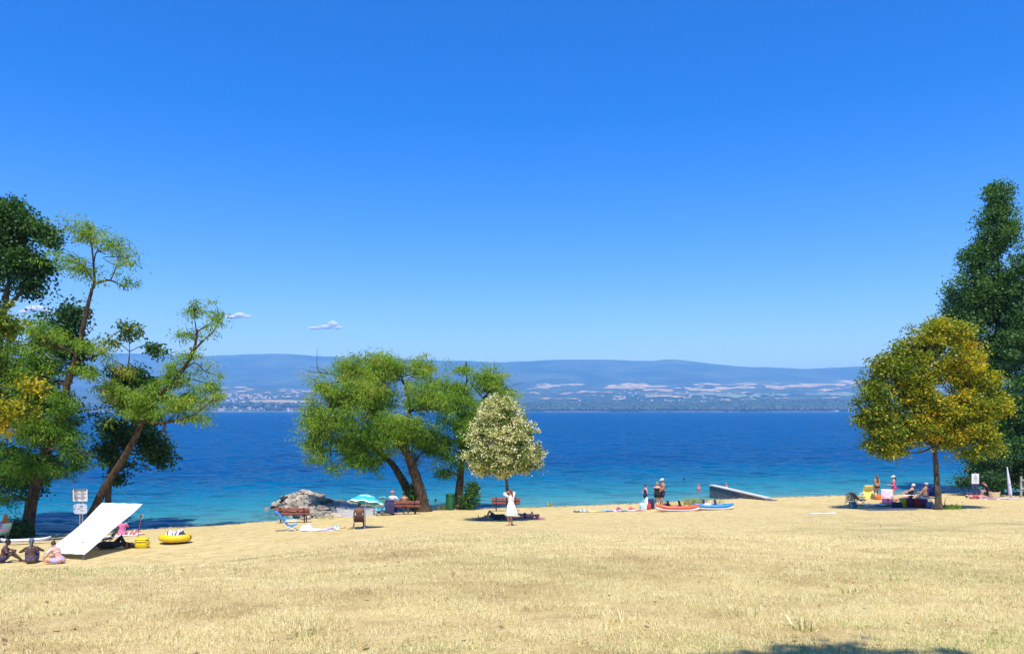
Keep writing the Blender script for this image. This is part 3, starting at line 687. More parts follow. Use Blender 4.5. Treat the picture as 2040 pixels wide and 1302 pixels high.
# trees at the left
Ya = 38.2; bs = GY(52, Ya)
tree('locust_tree', 'tall lanky locust with a long leaning trunk and thin tufted top at the left', bs,
     [([bs] + pp([(66, 985, 0), (82, 920, 0), (108, 868, 0), (126, 800, 0), (140, 745, 0), (158, 690, 0), (168, 640, 0), (181, 585, 0), (188, 565, 0)], Ya), .30, .06),
      (pp([(188, 565, 0), (186, 520, 0), (180, 470, 0), (176, 450, 0)], Ya), .07, .015), (pp([(188, 565, 0), (215, 558, 0), (238, 566, 0), (252, 578, 0)], Ya), .07, .02), (pp([(187, 560, 0), (165, 530, 0), (140, 505, 0)], Ya), .05, .012),
      (pp([(220, 559, 0), (232, 530, 0), (240, 490, 0)], Ya), .035, .01), (pp([(145, 730, 0), (170, 715, 0), (195, 708, 0), (215, 690, 0)], Ya), .08, .02)],
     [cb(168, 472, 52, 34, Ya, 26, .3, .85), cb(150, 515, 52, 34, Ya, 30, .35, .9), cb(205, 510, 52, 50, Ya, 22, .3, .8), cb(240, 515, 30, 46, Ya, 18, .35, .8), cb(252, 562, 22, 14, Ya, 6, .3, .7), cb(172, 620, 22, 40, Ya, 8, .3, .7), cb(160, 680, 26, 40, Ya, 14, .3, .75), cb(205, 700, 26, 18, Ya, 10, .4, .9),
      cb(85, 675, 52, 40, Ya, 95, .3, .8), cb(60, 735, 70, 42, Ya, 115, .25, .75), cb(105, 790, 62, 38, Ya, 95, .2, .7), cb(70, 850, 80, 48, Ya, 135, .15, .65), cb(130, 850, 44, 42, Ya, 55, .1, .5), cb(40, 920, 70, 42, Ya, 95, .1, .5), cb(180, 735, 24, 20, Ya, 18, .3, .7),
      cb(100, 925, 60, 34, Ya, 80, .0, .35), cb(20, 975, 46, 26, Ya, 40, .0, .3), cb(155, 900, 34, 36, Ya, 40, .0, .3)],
     loc_leaf, bark_loc, 71, per=34, cr=.31, jit=.32, dens=1.1, twig=.7, droop=.7, flat=.45, limb_r=.05,
     bare=[(pp([(168, 650, 0), (180, 660, 0), (190, 640, 0)], Ya), .03, .01), (pp([(195, 708, 0), (225, 690, 0), (245, 660, 0)], Ya), .02, .006)])
Yb = 39.5; bs = GY(170, Yb)
tree('locust_tree', 'strongly leaning locust with a bare forked top rising over the white sunshade', bs,
     [([bs] + pp([(188, 1015, 0), (212, 965, 0), (245, 915, 0), (270, 870, 0), (283, 838, 0), (300, 805, -.1), (340, 765, -.2), (370, 728, -.2), (388, 690, -.2), (393, 655, -.2)], Yb), .25, .055),
      (pp([(384, 700, -.2), (405, 678, -.2), (425, 660, -.2), (436, 640, -.2)], Yb), .07, .02), (pp([(392, 665, -.2), (388, 635, -.2), (386, 600, -.2)], Yb), .04, .012),
      (pp([(283, 838, 0), (310, 842, -.4), (340, 839, -.5), (352, 838, -.5)], Yb), .10, .07), (pp([(275, 860, 0), (255, 815, .2), (230, 780, .3)], Yb), .07, .02)],
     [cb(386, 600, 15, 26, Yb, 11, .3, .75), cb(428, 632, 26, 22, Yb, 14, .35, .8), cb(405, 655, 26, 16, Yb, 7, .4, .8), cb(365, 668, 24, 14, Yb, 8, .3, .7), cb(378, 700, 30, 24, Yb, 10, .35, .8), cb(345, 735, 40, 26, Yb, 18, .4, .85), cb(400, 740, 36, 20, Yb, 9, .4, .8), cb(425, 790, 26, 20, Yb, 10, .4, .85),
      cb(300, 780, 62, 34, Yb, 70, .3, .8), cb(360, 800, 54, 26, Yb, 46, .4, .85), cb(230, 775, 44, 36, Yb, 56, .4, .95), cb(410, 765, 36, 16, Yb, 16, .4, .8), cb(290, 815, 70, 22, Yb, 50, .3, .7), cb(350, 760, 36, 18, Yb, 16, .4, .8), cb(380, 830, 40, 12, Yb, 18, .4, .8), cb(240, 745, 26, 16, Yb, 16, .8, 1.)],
     loc_leaf, bark_loc, 72, per=36, cr=.28, gap=.47, jit=.34, dens=1.05, droop=.75, flat=.45, limb_r=.03, twig=.6,
     bare=[(pp([(325, 840, -.4), (330, 850, -.5), (322, 862, -.5), (334, 868, -.5), (345, 868, -.5)], Yb), .06, .015), (pp([(365, 800, -.2), (368, 830, -.2), (368, 846, -.2)], Yb), .012, .03)])
Yc = 41.5; bs = GY(214, Yc)
tree('poplar_tree', 'bushy dark green young poplar behind the leaning locust', bs,
     [([bs] + pp([(216, 990, 0), (222, 930, 0), (238, 860, 0), (252, 780, 0), (258, 700, 0)], Yc), .20, .03)],
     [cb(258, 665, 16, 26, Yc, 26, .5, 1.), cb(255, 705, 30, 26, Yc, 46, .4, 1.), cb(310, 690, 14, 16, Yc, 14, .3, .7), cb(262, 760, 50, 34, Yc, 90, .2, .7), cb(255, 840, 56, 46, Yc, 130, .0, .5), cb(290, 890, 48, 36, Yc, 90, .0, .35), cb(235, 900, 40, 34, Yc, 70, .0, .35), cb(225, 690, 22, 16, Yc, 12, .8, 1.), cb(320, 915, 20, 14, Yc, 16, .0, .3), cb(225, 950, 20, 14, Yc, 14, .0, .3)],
     dark_leaf, bark_pop, 73, leaf=(.17, .12), per=30, cr=.36, droop=.35, flat=.3, limb_r=.03)
Yd = 41.0; bs = GY(-30, Yd)
tree('lime_tree', 'large dense dark green tree cut off by the left edge', bs,
     [([bs] + pp([(-30, 960, 0), (-25, 800, 0), (-10, 690, 0), (10, 610, 0), (18, 560, 0)], Yd), .45, .10), (pp([(8, 620, 0), (35, 590, 0), (55, 550, 0), (60, 500, 0)], Yd), .13, .04), (pp([(35, 590, 0), (70, 570, 0), (95, 545, 0)], Yd), .07, .02)],
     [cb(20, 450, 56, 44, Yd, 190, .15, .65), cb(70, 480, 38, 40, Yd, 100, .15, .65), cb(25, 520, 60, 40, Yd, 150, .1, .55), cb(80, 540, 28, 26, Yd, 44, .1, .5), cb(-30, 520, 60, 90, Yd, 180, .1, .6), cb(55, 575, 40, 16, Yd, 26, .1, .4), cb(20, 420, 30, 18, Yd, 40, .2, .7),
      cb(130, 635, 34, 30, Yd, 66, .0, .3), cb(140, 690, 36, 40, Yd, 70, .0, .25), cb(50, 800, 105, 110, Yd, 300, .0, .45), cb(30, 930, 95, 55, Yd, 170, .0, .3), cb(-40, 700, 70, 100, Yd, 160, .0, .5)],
     dark_leaf, bark_pop, 74, leaf=(.18, .13), per=30, cr=.42, droop=.4, flat=.3)
Ye = 33.5; bs = GY(-95, Ye)
tree('maple_tree', 'yellowing leafy boughs of a tree beyond the left edge', bs,
     [([bs] + pp([(-95, 950, 0), (-90, 850, 0), (-80, 750, 0)], Ye), .2, .05)],
     [cb(-50, 690, 70, 70, Ye, 220, .0, .35), cb(-35, 790, 62, 50, Ye, 200, .0, .45), cb(25, 810, 34, 26, Ye, 44, .05, .65), cb(0, 640, 36, 36, Ye, 70, .0, .35), cb(58, 770, 22, 16, Ye, 16, .3, .75), cb(0, 850, 26, 14, Ye, 14, .5, .9)],
     mix_leaf, bark_lin, 75, leaf=(.14, .10), per=30, cr=.32, droop=.4, flat=.3)
# tree standing behind the photographer, whose shade reaches the bottom of the picture
bs = Vector((2.6, -2.6, h(2.6, -2.6))); gz_ = h(2, 5)
tree('maple_tree', 'tree behind the camera whose shadow darkens the grass at the bottom edge', bs, [([bs, bs + Vector((0, 0, 2.5)), bs + Vector((-.1, .3, 6)), bs + Vector((-.3, 1.4, 9.2))], .22, .04)],
     [(Vector((1.84, -.16, gz_ + 10)), (.5, .5, .5), 34, .1, .6), (Vector((2.44, -.12, gz_ + 10)), (.5, .5, .5), 34, .1, .6), (Vector((2.1, -.95, gz_ + 10)), (.6, .6, .7), 40, .1, .6), (Vector((2.6, -3.0, gz_ + 9)), (2.2, 1.9, 2.0), 130, .1, .6), (Vector((.9, -3.2, gz_ + 8)), (1.6, 1.5, 1.6), 90, .1, .6)],
     dark_leaf, bark_lin, 76, leaf=(.17, .13), per=40, cr=.26, droop=.3, flat=.6, gap=.1, jit=.04)

# ------------------------------------------------------------------ dry grass
gr = np.random.default_rng(5)
grass_m = leafmat('straw', [(0, (.24, .18, .105)), (.22, (.42, .32, .18)), (.48, (.64, .525, .265)), (.72, (.84, .75, .455)), (.86, (.54, .52, .21)), (1, (.20, .29, .07))], .22)
def grass(n, y0, y1, lmin, lmax, wid, lie, seed, name, label):
    r = np.random.default_rng(seed)
    Y = y0 * (y1 / y0) ** r.random(n); X = (r.random(n) - .5) * 2 * (.70 * Y + .6)
    patch = fbm(X * .55 + 9, Y * .55 + 4, 4); fine = fbm(X * 3.1 + 77, Y * 3.1 + 21, 3); gpatch = fbm(X * .33 + 120, Y * .42 + 61, 3)
    keep = r.random(n) < np.clip(.35 + 2.4 * (fine - .30), .12, 1)
    X, Y, patch, fine, gpatch = X[keep], Y[keep], patch[keep], fine[keep], gpatch[keep]; n = len(X)
    Z = H(X, Y) + np.where(Y < 20, (fbm(X * 5, Y * 5, 3) - .44) * .03, 0) - .004
    a = r.random(n) * 2 * np.pi; el = np.where(r.random(n) < lie, r.normal(.12, .10, n), r.uniform(.5, 1.35, n))
    L = r.uniform(lmin, lmax, n) * (1 + .5 * (fine - .45)) * np.where(el < .4, 1.25, 1.0)
    d = np.stack([np.cos(a) * np.cos(el), np.sin(a) * np.cos(el), np.sin(np.abs(el) + .05)], 1)
    s_ = np.stack([-np.sin(a), np.cos(a), np.zeros(n)], 1); w = (wid * r.uniform(.6, 1.4, n) * np.clip(Y / 8, .9, 3.5))[:, None]
    b0 = np.stack([X, Y, Z], 1); bend = np.stack([np.cos(a + 1.2), np.sin(a + 1.2), np.full(n, -.35)], 1)
    m = b0 + d * L[:, None] * .55; t = b0 + d * L[:, None] + bend * L[:, None] * .18
    V = np.stack([b0 - s_ * w, b0 + s_ * w, m + s_ * w * .7, t, m - s_ * w * .7], 1).reshape(-1, 3)
    o = (np.arange(n) * 5)[:, None]; F = np.concatenate([o + np.array([[0, 1, 2, 4]])])
    tri = np.concatenate([o + np.array([[0, 1, 2]]), o + np.array([[0, 2, 4]]), o + np.array([[4, 2, 3]])])
    tint = .54 + 1.35 * (patch - .47) + .9 * (fine - .44) + r.normal(0, .17, n)
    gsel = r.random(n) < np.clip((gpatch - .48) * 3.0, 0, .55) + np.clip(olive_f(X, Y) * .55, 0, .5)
    tint = np.where(gsel, r.uniform(.80, 1.0, n), np.clip(tint, .02, .80))
    ob = mesh_np(name, V, tri, grass_m, None, False, {'tint': ('FLOAT', np.repeat(tint, 5))})
    return tag(ob, label, None, None, 'stuff')
grass(430000, 4.2, 16.5, .025, .070, .0021, .68, 1, 'grass', 'short parched grass and straw covering the foreground lawn')
grass(70000, 15, 40, .03, .06, .0022, .6, 2, 'trampled_grass', 'thin trampled grass on the lower lawn')
# a few taller dry stalks and weeds in the foreground
def tuft(px, py, n, hgt, t0, t1, label, name='grass_tuft', spread=.12, wid=.006, Y=None, cat='grass tuft', group='dry tufts in the foreground', bendy=.5):
    r = np.random.default_rng(int(px * 7 + py)); g = GY(px, Y) if Y else G(px, py)
    a = r.random(n) * 2 * np.pi; k = r.random(n) ** .6 * spread
    b0 = np.stack([np.cos(a) * k, np.sin(a) * k, np.full(n, -.02)], 1)
    b0[:, 2] += H(b0[:, 0] + g.x, b0[:, 1] + g.y) - g.z
    lean = r.normal(size=(n, 2)) * .28 * bendy * 2; L = hgt * r.uniform(.45, 1.1, n)
    d = np.stack([lean[:, 0] + np.cos(a) * .25, lean[:, 1] + np.sin(a) * .25, np.ones(n)], 1); d /= np.linalg.norm(d, axis=1, keepdims=True)
    s_ = np.stack([-np.sin(a * 3), np.cos(a * 3), np.zeros(n)], 1) * wid
    m = b0 + d * L[:, None] * .55; t = b0 + d * L[:, None] + np.stack([d[:, 0], d[:, 1], -.35 * np.ones(n)], 1) * (L * bendy * .5)[:, None]
    V = np.stack([b0 - s_, b0 + s_, m + s_ * .8, m - s_ * .8, t], 1).reshape(-1, 3); o = (np.arange(n) * 5)[:, None]
    tri = np.concatenate([o + np.array([[0, 1, 2]]), o + np.array([[0, 2, 3]]), o + np.array([[3, 2, 4]])])
    return tag(mesh_np(name, V, tri, grass_m, None, False, {'tint': ('FLOAT', np.repeat(r.uniform(t0, t1, n), 5))}, g), label, cat, group)
for px, py, n, hh, t0, t1, lb in ((1240, 1240, 40, .16, .5, .8, 'dry straw tuft low in the centre right foreground'), (1590, 1255, 50, .14, .55, 1., 'pale tuft with green blades just above the shadow at the bottom'),
        (1700, 1180, 60, .11, .6, .95, 'wiry pale stalks right of centre in the foreground'), (1790, 1155, 60, .08, .7, .96, 'greenest tuft in the right half of the foreground'), (130, 1222, 40, .08, .65, .95, 'greenish tuft low at the left of the foreground'),
        (620, 1265, 50, .10, .6, .95, 'loose straw and green tuft left of centre near the bottom edge'), (1975, 1160, 36, .08, .7, .95, 'green tuft near the right edge of the foreground'), (1480, 1228, 40, .15, .4, .8, 'spindly brown stalks right of centre in the foreground'),
        (880, 1195, 40, .08, .5, .9, 'low yellowish tuft in the middle of the foreground'), (330, 1150, 40, .08, .3, .7, 'small brown tuft below the yellow bag')):
    tuft(px, py, n, hh, t0, t1, lb)

# ------------------------------------------------------------------ stonework
rock_m = mat('limestone', (.40, .36, .30), .95, .14, 2.2, .7, col2=(.17, .155, .13), dist=.06)
conc_m = mat('concrete', (.44, .43, .40), .9, .12, 2.5, .4, col2=(.29, .28, .26)); conc_dark = mat('wet_concrete', (.17, .17, .165), .85, .18, 4, .6, col2=(.075, .08, .078), dist=.04); conc_top = mat('worn_concrete_top', (.55, .53, .49), .9, .08, 2)
rr_ = random.Random(3)
def rock_mesh(seed):
    bm = bmesh.new(); bmesh.ops.create_icosphere(bm, subdivisions=2, radius=.5); r = random.Random(seed + 50)
    pl = [(Vector((r.gauss(0, 1), r.gauss(0, 1), r.gauss(0, 1))).normalized(), r.uniform(.20, .36)) for _ in range(10)]
    for v in bm.verts:
        for n_, d_ in pl:
            e_ = v.co.dot(n_) - d_
            if e_ > 0: v.co -= n_ * e_ * .99
        v.co += Vector((r.gauss(0, 1), r.gauss(0, 1), r.gauss(0, 1))) * .012
    me = bpy.data.meshes.new('rock'); bm.to_mesh(me); bm.free(); me.materials.append(rock_m); return me
nt = rock_m.node_tree; oi = nt.nodes.new('ShaderNodeObjectInfo'); bs_ = nt.nodes['Principled BSDF']; lk = bs_.inputs['Base Color'].links[0].from_socket
rk = ramp(nt, oi.outputs['Random'], [(0, (.55, .55, .56)), (.4, (.95, .92, .86)), (.75, (1.25, 1.2, 1.1)), (1, (1.45, 1.38, 1.25))])
nt.links.new(mixc(nt, lk, rk.outputs[0], 1.0, 'MULTIPLY'), bs_.inputs['Base Color'])
rocks = [rock_mesh(i) for i in range(9)]
A0 = Vector((-10.3, 44.8, 0)); A1 = Vector((-15.0, 53.4, 0)); ax = (A1 - A0); axn = ax.normalized(); ac = Vector((axn.y, -axn.x, 0))
bw = empty('rock_breakwater', A0); tag(bw, 'heap of pale limestone boulders running out into the water', 'breakwater')
def pile_h(t, d):
    top = .28 + .80 * min(1, t * 1.25) if t < .82 else 1.3 * (1.02 - t) / .2
    wv = 2.1 + .6 * min(1, t * 1.5)
    return top * max(0, 1 - (abs(d) / wv) ** 1.6) - .35
mb = MB(); mb.sheet(lambda u, v: tuple(ax * u * .96 + ac * (v - .5) * 5 + Vector((0, 0, pile_h(u * .96, (v - .5) * 5) - .12))), 14, 10, .05); mb.build('rubble_core', mat('rubble', (.10, .095, .085), 1, .3, 5, .8), bw)
for i in range(240):
    t = rr_.random() ** .85; d = rr_.gauss(.15, 1.2)
    if abs(d) > 2.7: continue
    hh = pile_h(t, d)
    s_ = (rr_.uniform(.32, .7) if rr_.random() < .72 else rr_.uniform(.8, 1.25)) * (1.12 if t > .4 else .8)
    o = bpy.data.objects.new('rock', rr_.choice(rocks)); link(o, bw, ax * t + ac * d + Vector((0, 0, hh + rr_.uniform(-.02, .26))))
    o.rotation_euler = (rr_.uniform(-.5, .5), rr_.uniform(-.5, .5), rr_.uniform(0, 6.3)); o.scale = (s_ * rr_.uniform(.9, 1.6), s_ * rr_.uniform(.8, 1.2), s_ * rr_.uniform(.5, .85))
for t, d in ((1.0, .4), (1.04, -.5), (.98, -1.3), (1.08, .2), (.06, -1.5), (.02, -.9), (-.03, -1.8), (.0, .1)):
    o = bpy.data.objects.new('rock', rr_.choice(rocks)); p_ = ax * t + ac * d; q = A0 + p_
    link(o, bw, p_ + Vector((0, 0, max(0.05, h(q.x, q.y) + .05)))); s_ = rr_.uniform(.55, .9); o.scale = (s_ * 1.2, s_, s_ * .7); o.rotation_euler = (0, 0, rr_.uniform(0, 6))
# concrete slipway beside the heap
sw = empty('concrete_slipway', (-9.6, 47.5, 0)); tag(sw, 'sloping grey concrete slipway beside the boulder heap', 'slipway')
for k, (z0, z1, y0_, y1_) in enumerate(((.34, .46, -2.6, -.9), (.42, .50, -.87, .9), (.46, .42, .93, 2.8), (.38, .30, 2.83, 4.4))):
    mb = MB(); w0 = 1.15 + .1 * k
    mb.sheet(lambda u, v: ((u - .5) * 2 * w0 - .24 * (y0_ + (y1_ - y0_) * v), y0_ + (y1_ - y0_) * v, z0 + (z1 - z0) * v - .25), 2, 2, .5); mb.build('slab', conc_m, sw, False)
for sx_ in (-1, 1):
    mb = MB(); mb.sheet(lambda u, v: (sx_ * (1.38 + .06 * v * 7) + (u - .5) * .22 - .24 * (-2.6 + 7 * v), -2.6 + 7 * v, .60 - .18 * v - .35), 1, 4, .7); mb.build('kerb', conc_dark, sw)
# concrete jetty
J0, J1 = Vector((17.35, 50.6, 0)), Vector((15.0, 57.6, 0)); jd = (J1 - J0); jn = jd.normalized(); jc = Vector((jn.y, -jn.x, 0))
jt = empty('concrete_jetty', J0); tag(jt, 'low concrete jetty wall reaching into the lake beyond the boards', 'jetty')
nb = 6
for k in range(nb):
    a, e_ = k / nb + .002, (k + 1) / nb - .002
    mb = MB(); mb.sheet(lambda u, v: tuple(jd * (a + (e_ - a) * u) + jc * 0 + Vector((0, 0, -1.0 + v * (1.60 + .26 * (a + (e_ - a) * u))))), 2, 2, .44); mb.build('wall_block', conc_dark, jt)
mb = MB(); mb.sheet(lambda u, v: tuple(jd * (.10 + u * .905) + jc * (v - .5) * .52 + Vector((0, 0, .68 + .26 * u))), 8, 2, .07); mb.build('coping', conc_top, jt)

r = np.random.default_rng(40); n = 1600                                   # shingle along the waterline
X = r.uniform(-30, 40, n); sf = r.normal(.985, .010, n); Yp = shore_f(X) * sf; sz = r.uniform(.025, .09, n)
V, F = blobs(np.stack([X, Yp, np.maximum(H(X, Yp), -.05) + sz * .2], 1), np.stack([sz * 1.2, sz, sz * .6], 1), 6)
tag(mesh_np('pebbles', V, F, mat('pebble', (.30, .27, .23), .9, .3, 2, 0, col2=(.12, .11, .10)), None, True), 'scattered shingle along the waterline', None, None, 'stuff')
n = 260                                                                    # leaves blown over the lawn
Yl = 4.5 * (46 / 4.5) ** r.random(n); Xl = (r.random(n) - .5) * 1.45 * Yl; X2 = r.normal(23.3, 3.2, 900); Y2_ = r.normal(43, 3, 900); Xl = np.concatenate([Xl, X2]); Yl = np.concatenate([Yl, Y2_]); n = len(Xl)
ps = np.stack([Xl, Yl, H(Xl, Yl) + np.where(Yl < 17, .035, .015)], 1); ang = r.random(n) * 6.28
dd = np.stack([np.cos(ang), np.sin(ang), r.normal(0, .25, n)], 1)
ol_ = leaves_mesh('fallen_leaves', ps, dd, r.uniform(.035, .075, n), r.uniform(.025, .05, n), r.random(n), leafmat('dead_leaf', [(0, (.22, .14, .07)), (.6, (.36, .24, .11)), (1, (.50, .38, .16))], .15), None, r, .7)
tag(ol_, 'dead brown leaves scattered over the lawn', None, None, 'stuff')

# ------------------------------------------------------------------ plants along the shore
tuft(1385, 1005, 320, .70, .90, 1., 'patch of green and yellow reeds behind the inflatable kayaks', 'reed_clump', .75, .012, 49.0, 'reeds', 'reeds and weeds on the shore')
tuft(1350, 1005, 70, .35, .6, .95, 'low yellowish weeds at the end of the reed patch', 'weed_clump', .5, .012, 49.3, 'weeds', 'reeds and weeds on the shore')
tuft(1425, 1000, 60, .35, .8, 1., 'low green weeds between the reeds and the jetty', 'weed_clump', .6, .012, 50.0, 'weeds', 'reeds and weeds on the shore')
tuft(1096, 1008, 30, .55, .9, 1., 'single small green weed standing on the waterline', 'weed_clump', .12, .014, 50.2, 'weeds', 'reeds and weeds on the shore')
tuft(885, 1012, 90, .75, .9, 1., 'arching weeds beside the green litter bin', 'weed_clump', .35, .014, 48.8, 'weeds', 'reeds and weeds on the shore', .9)
tuft(868, 1014, 40, .6, .9, 1., 'thin arching weeds right of the big locust trunk', 'weed_clump', .4, .012, 48.6, 'weeds', 'reeds and weeds on the shore', 1.1)
tuft(650, 1036, 70, .28, .7, .95, 'yellow green weeds at the foot of the slipway', 'weed_clump', .5, .012, 43.6, 'weeds', 'reeds and weeds on the shore')
def shrub(px, Y, blobs_, label, seed, lm_=None, leaf=(.13, .09), per=30, cr=.22):
    bs = GY(px, Y)
    return tree('shrub', label, bs, [([bs, bs + Vector((0, 0, .35)), bs + Vector((.05, 0, .6))], .03, .012)], [cb(a, b_, rx, ry, Y, n_, .1, .8) for a, b_, rx, ry, n_ in blobs_], lm_ or dark_leaf, bark_pop, seed, leaf=leaf, per=per, cr=cr, droop=.3, flat=.3, cat='shrub', group='shrubs on the shore', limb_r=.01, gap=.2, gf=2, h0=.2)
shrub(828, 47.9, [(825, 985, 18, 26, 60), (812, 1000, 14, 14, 24)], 'leafy suckers at the foot of the big locust beside the bench', 81)
shrub(932, 48.4, [(940, 985, 14, 26, 40), (928, 1000, 12, 14, 26), (948, 970, 8, 14, 12)], 'ivy and suckers round the foot of the slender locust', 82)
shrub(34, 37.2, [(30, 1050, 22, 16, 46), (8, 1062, 16, 12, 26), (44, 1058, 10, 10, 14)], 'low green bush left of the leaning trunk at the waterline', 83)
shrub(1882, 41.7, [(1882, 1012, 17, 4, 26), (1905, 1010, 10, 3, 10)], 'low green sprigs growing round the foot of the yellowing tree', 84, loc_leaf, (.12, .05), 22, .12)

# ------------------------------------------------------------------ shore furniture
wood_m = mat('red_brown_wood', (.27, .075, .045), .6, .2, 9, .2); iron_m = mat('dark_iron', (.035, .035, .04), .55, .2, 8, 0, .6); white_pl = mat('white_plastic', (.80, .80, .80), .5, .04, 4)
grey_metal = mat('grey_metal', (.45, .46, .48), .4, .1, 6, 0, .8)
def bench(px, Y, label, w=1.9, rz=0.0):
    g = GY(px, Y); o = empty('park_bench', g, rz); tag(o, label, 'bench', 'benches facing the lake')
    for z, y in ((.58, -.27), (.76, -.31)):                          # backrest slats (the bench faces the lake, +y)
        mb = MB(); mb.box((0, y, z), (w, .035, .155), Matrix.Rotation(R(-9), 3, 'X'), .012); mb.build('back_slat', wood_m, o)
    for y in (-.17, -.02, .13):
        mb = MB(); mb.box((0, y, .44), (w, .125, .04), None, .012); mb.build('seat_slat', wood_m, o)
    for x in (-w * .34, w * .34):
        mb = MB(); mb.tube([(x, -.34, .86), (x, -.235, .40), (x, -.20, -.12)], [.032, .034, .036], 6); mb.tube([(x, -.22, .405), (x, .19, .405), (x, .20, -.12)], .03, 6); mb.build('leg', iron_m, o)
    return o
bench(585, 42.0, 'red brown bench standing by the boulder heap')
b2 = bench(805, 45.6, 'red brown bench with two people sitting under the big locust', 1.95)
bench(1008, 47.0, 'red brown bench under the pale linden behind the standing woman', 1.75)

# green litter bin
g = GY(897, 48.3); o = empty('litter_bin', g); tag(o, 'green litter bin standing against the slender locust trunk', 'litter bin')
bin_m = mat('green_plastic', (.015, .16, .06), .45, .15, 5)
mb = MB(); mb.lathe((0, 0, 0), [(.19, .02), (.22, .06), (.25, .5), (.27, .92), (.275, .95)], 14); mb.build('bag', bin_m, o, True)
mb = MB(); mb.lathe((0, 0, 0), [(.285, .93), (.295, .95), (.295, .99), (.2, 1.04), (.05, 1.06)], 14); mb.build('lid', mat('green_lid', (.012, .11, .045), .4, .1, 5), o, True)
for i in range(5):
    a = R(198 + i * 36); mb = MB(); mb.tube([(.235 * math.cos(a), .235 * math.sin(a), .1), (.285 * math.cos(a), .285 * math.sin(a), .92)], .012, 6); mb.build('rib', bin_m, o)
mb = MB(); mb.tube([(0, .3, -.1), (0, .3, 1.0)], .03, 8); mb.build('post', iron_m, o)

# notice board at the left
g = GY(160, 37.6); k = 37.6 / FPX; o = empty('notice_board', g); tag(o, 'white notice board with rows of black print above a faded second panel', 'sign')
post_m = mat('galvanised', (.52, .53, .54), .45, .1, 6, 0, .6); ink = mat('black_ink', (.05, .05, .06), .7, .1, 10); pan = mat('sign_white', (.74, .75, .76), .5, .05, 3)
zt = P(160, 973, 37.6).z - g.z; zb = P(160, 999, 37.6).z - g.z
for x in (-.04, .09):
    mb = MB(); mb.tube([(x, .03, -.3), (x, .03, zt - .05)], .025, 8); mb.build('post', post_m, o)
mb = MB(); mb.box((0, 0, (zt + zb) / 2), (.76, .025, zt - zb), None, .006); p1 = mb.build('panel', pan, o)
for x0, z0, w, hh in ((0, zt - .012, .78, .024), (0, zb + .012, .78, .024), (-.378, (zt + zb) / 2, .024, zt - zb), (.378, (zt + zb) / 2, .024, zt - zb)):
    mb = MB(); mb.box((x0, -.016, z0), (w, .012, hh)); mb.build('border', ink, p1)
xx = -.31
for w in (.055, .05, .05, .045, .06, .05, .05, .05, .05):                                   # heading, too worn to read
    mb = MB(); mb.box((xx + w / 2, -.015, zt - .085), (w, .006, .075)); mb.build('heading_mark', ink, p1); xx += w + .018
for r_ in range(7):
    zz = zt - .17 - r_ * .058; ws = [(-.31, .2 + .1 * ((r_ * 7) % 3)), (.03, .16 + .06 * ((r_ * 5) % 3))]
    for x0, w in ws:
        mb = MB(); mb.box((x0 + w / 2, -.015, zz), (w, .005, .020 + .006 * (r_ % 2))); mb.build('print_line', ink, p1)
z2t = P(160, 1002, 37.6).z - g.z; z2b = P(160, 1024, 37.6).z - g.z
mb = MB()
ol = [(math.cos(a) * .37 * (1 - .10 * math.cos(4 * a)), math.sin(a) * (z2t - z2b) / 2 * (1 - .12 * math.cos(4 * a))) for a in np.linspace(0, 2 * math.pi, 24, endpoint=False)]
V = [(x, -.012, (z2t + z2b) / 2 + z) for x, z in ol] + [(x, .012, (z2t + z2b) / 2 + z) for x, z in ol]
mb.add(V, [list(range(24)), list(range(47, 23, -1))] + [[i, i + 24, (i + 1) % 24 + 24, (i + 1) % 24] for i in range(24)]); p2 = mb.build('lower_panel', mat('faded_panel', (.66, .69, .74), .5, .16, 9, col2=(.42, .48, .58)), o)
for r_, (x0, w) in enumerate(((.0, .2), (.02, .17), (-.12, .12), (.04, .14))):
    mb = MB(); mb.box((x0 + w / 2 - .04, -.016, z2t - .14 - r_ * .07), (w, .005, .02)); mb.build('print_line', ink, p2)

# warning sign at the right
g = GY(1943, 52.4); o = empty('warning_sign', g); tag(o, 'white warning sign with a triangle on a dark post by the poplars', 'sign')
zt = P(1943, 943, 52.4).z - g.z; zb = P(1943, 963, 52.4).z - g.z; zc = (zt + zb) / 2
mb = MB(); mb.box((0, .02, zc - .08), (.56, .02, zt - zb + .22), None, .005); mb.build('back_plate', mat('navy_plate', (.03, .03, .10), .5, .1, 4), o)
mb = MB(); mb.box((0, 0, zc), (.50, .016, zt - zb), None, .004); p1 = mb.build('panel', white_pl, o)
mb = MB()
for a, e_ in (((-.12, zc + .02), (0, zc + .26)), ((0, zc + .26), (.12, zc + .02)), ((.12, zc + .02), (-.12, zc + .02))):
    mb.tube([(a[0], -.011, a[1]), (e_[0], -.011, e_[1])], .013, 5)
mb.build('triangle_mark', mat('sign_grey_ink', (.2, .2, .21), .6, .05, 5), p1)
mb = MB(); mb.ball((0, -.011, zc + .07), (.02, .006, .05), 8, 6); mb.build('swimmer_mark', MATS['sign_grey_ink'], p1)
for zz, w in ((-.07, .36), (-.13, .30), (-.20, .26), (-.26, .2)):
    mb = MB(); mb.box((0, -.0095, zc + zz), (w, .004, .022)); mb.build('print_line', mat('pale_ink', (.45, .45, .47), .6, .05, 5), p1)
for x in (-.12, .10):
    mb = MB(); mb.tube([(x, .05, -.3), (x, .05, zt)], .03, 8); mb.build('post', mat('purple_post', (.08, .05, .12), .6, .1, 5), o)

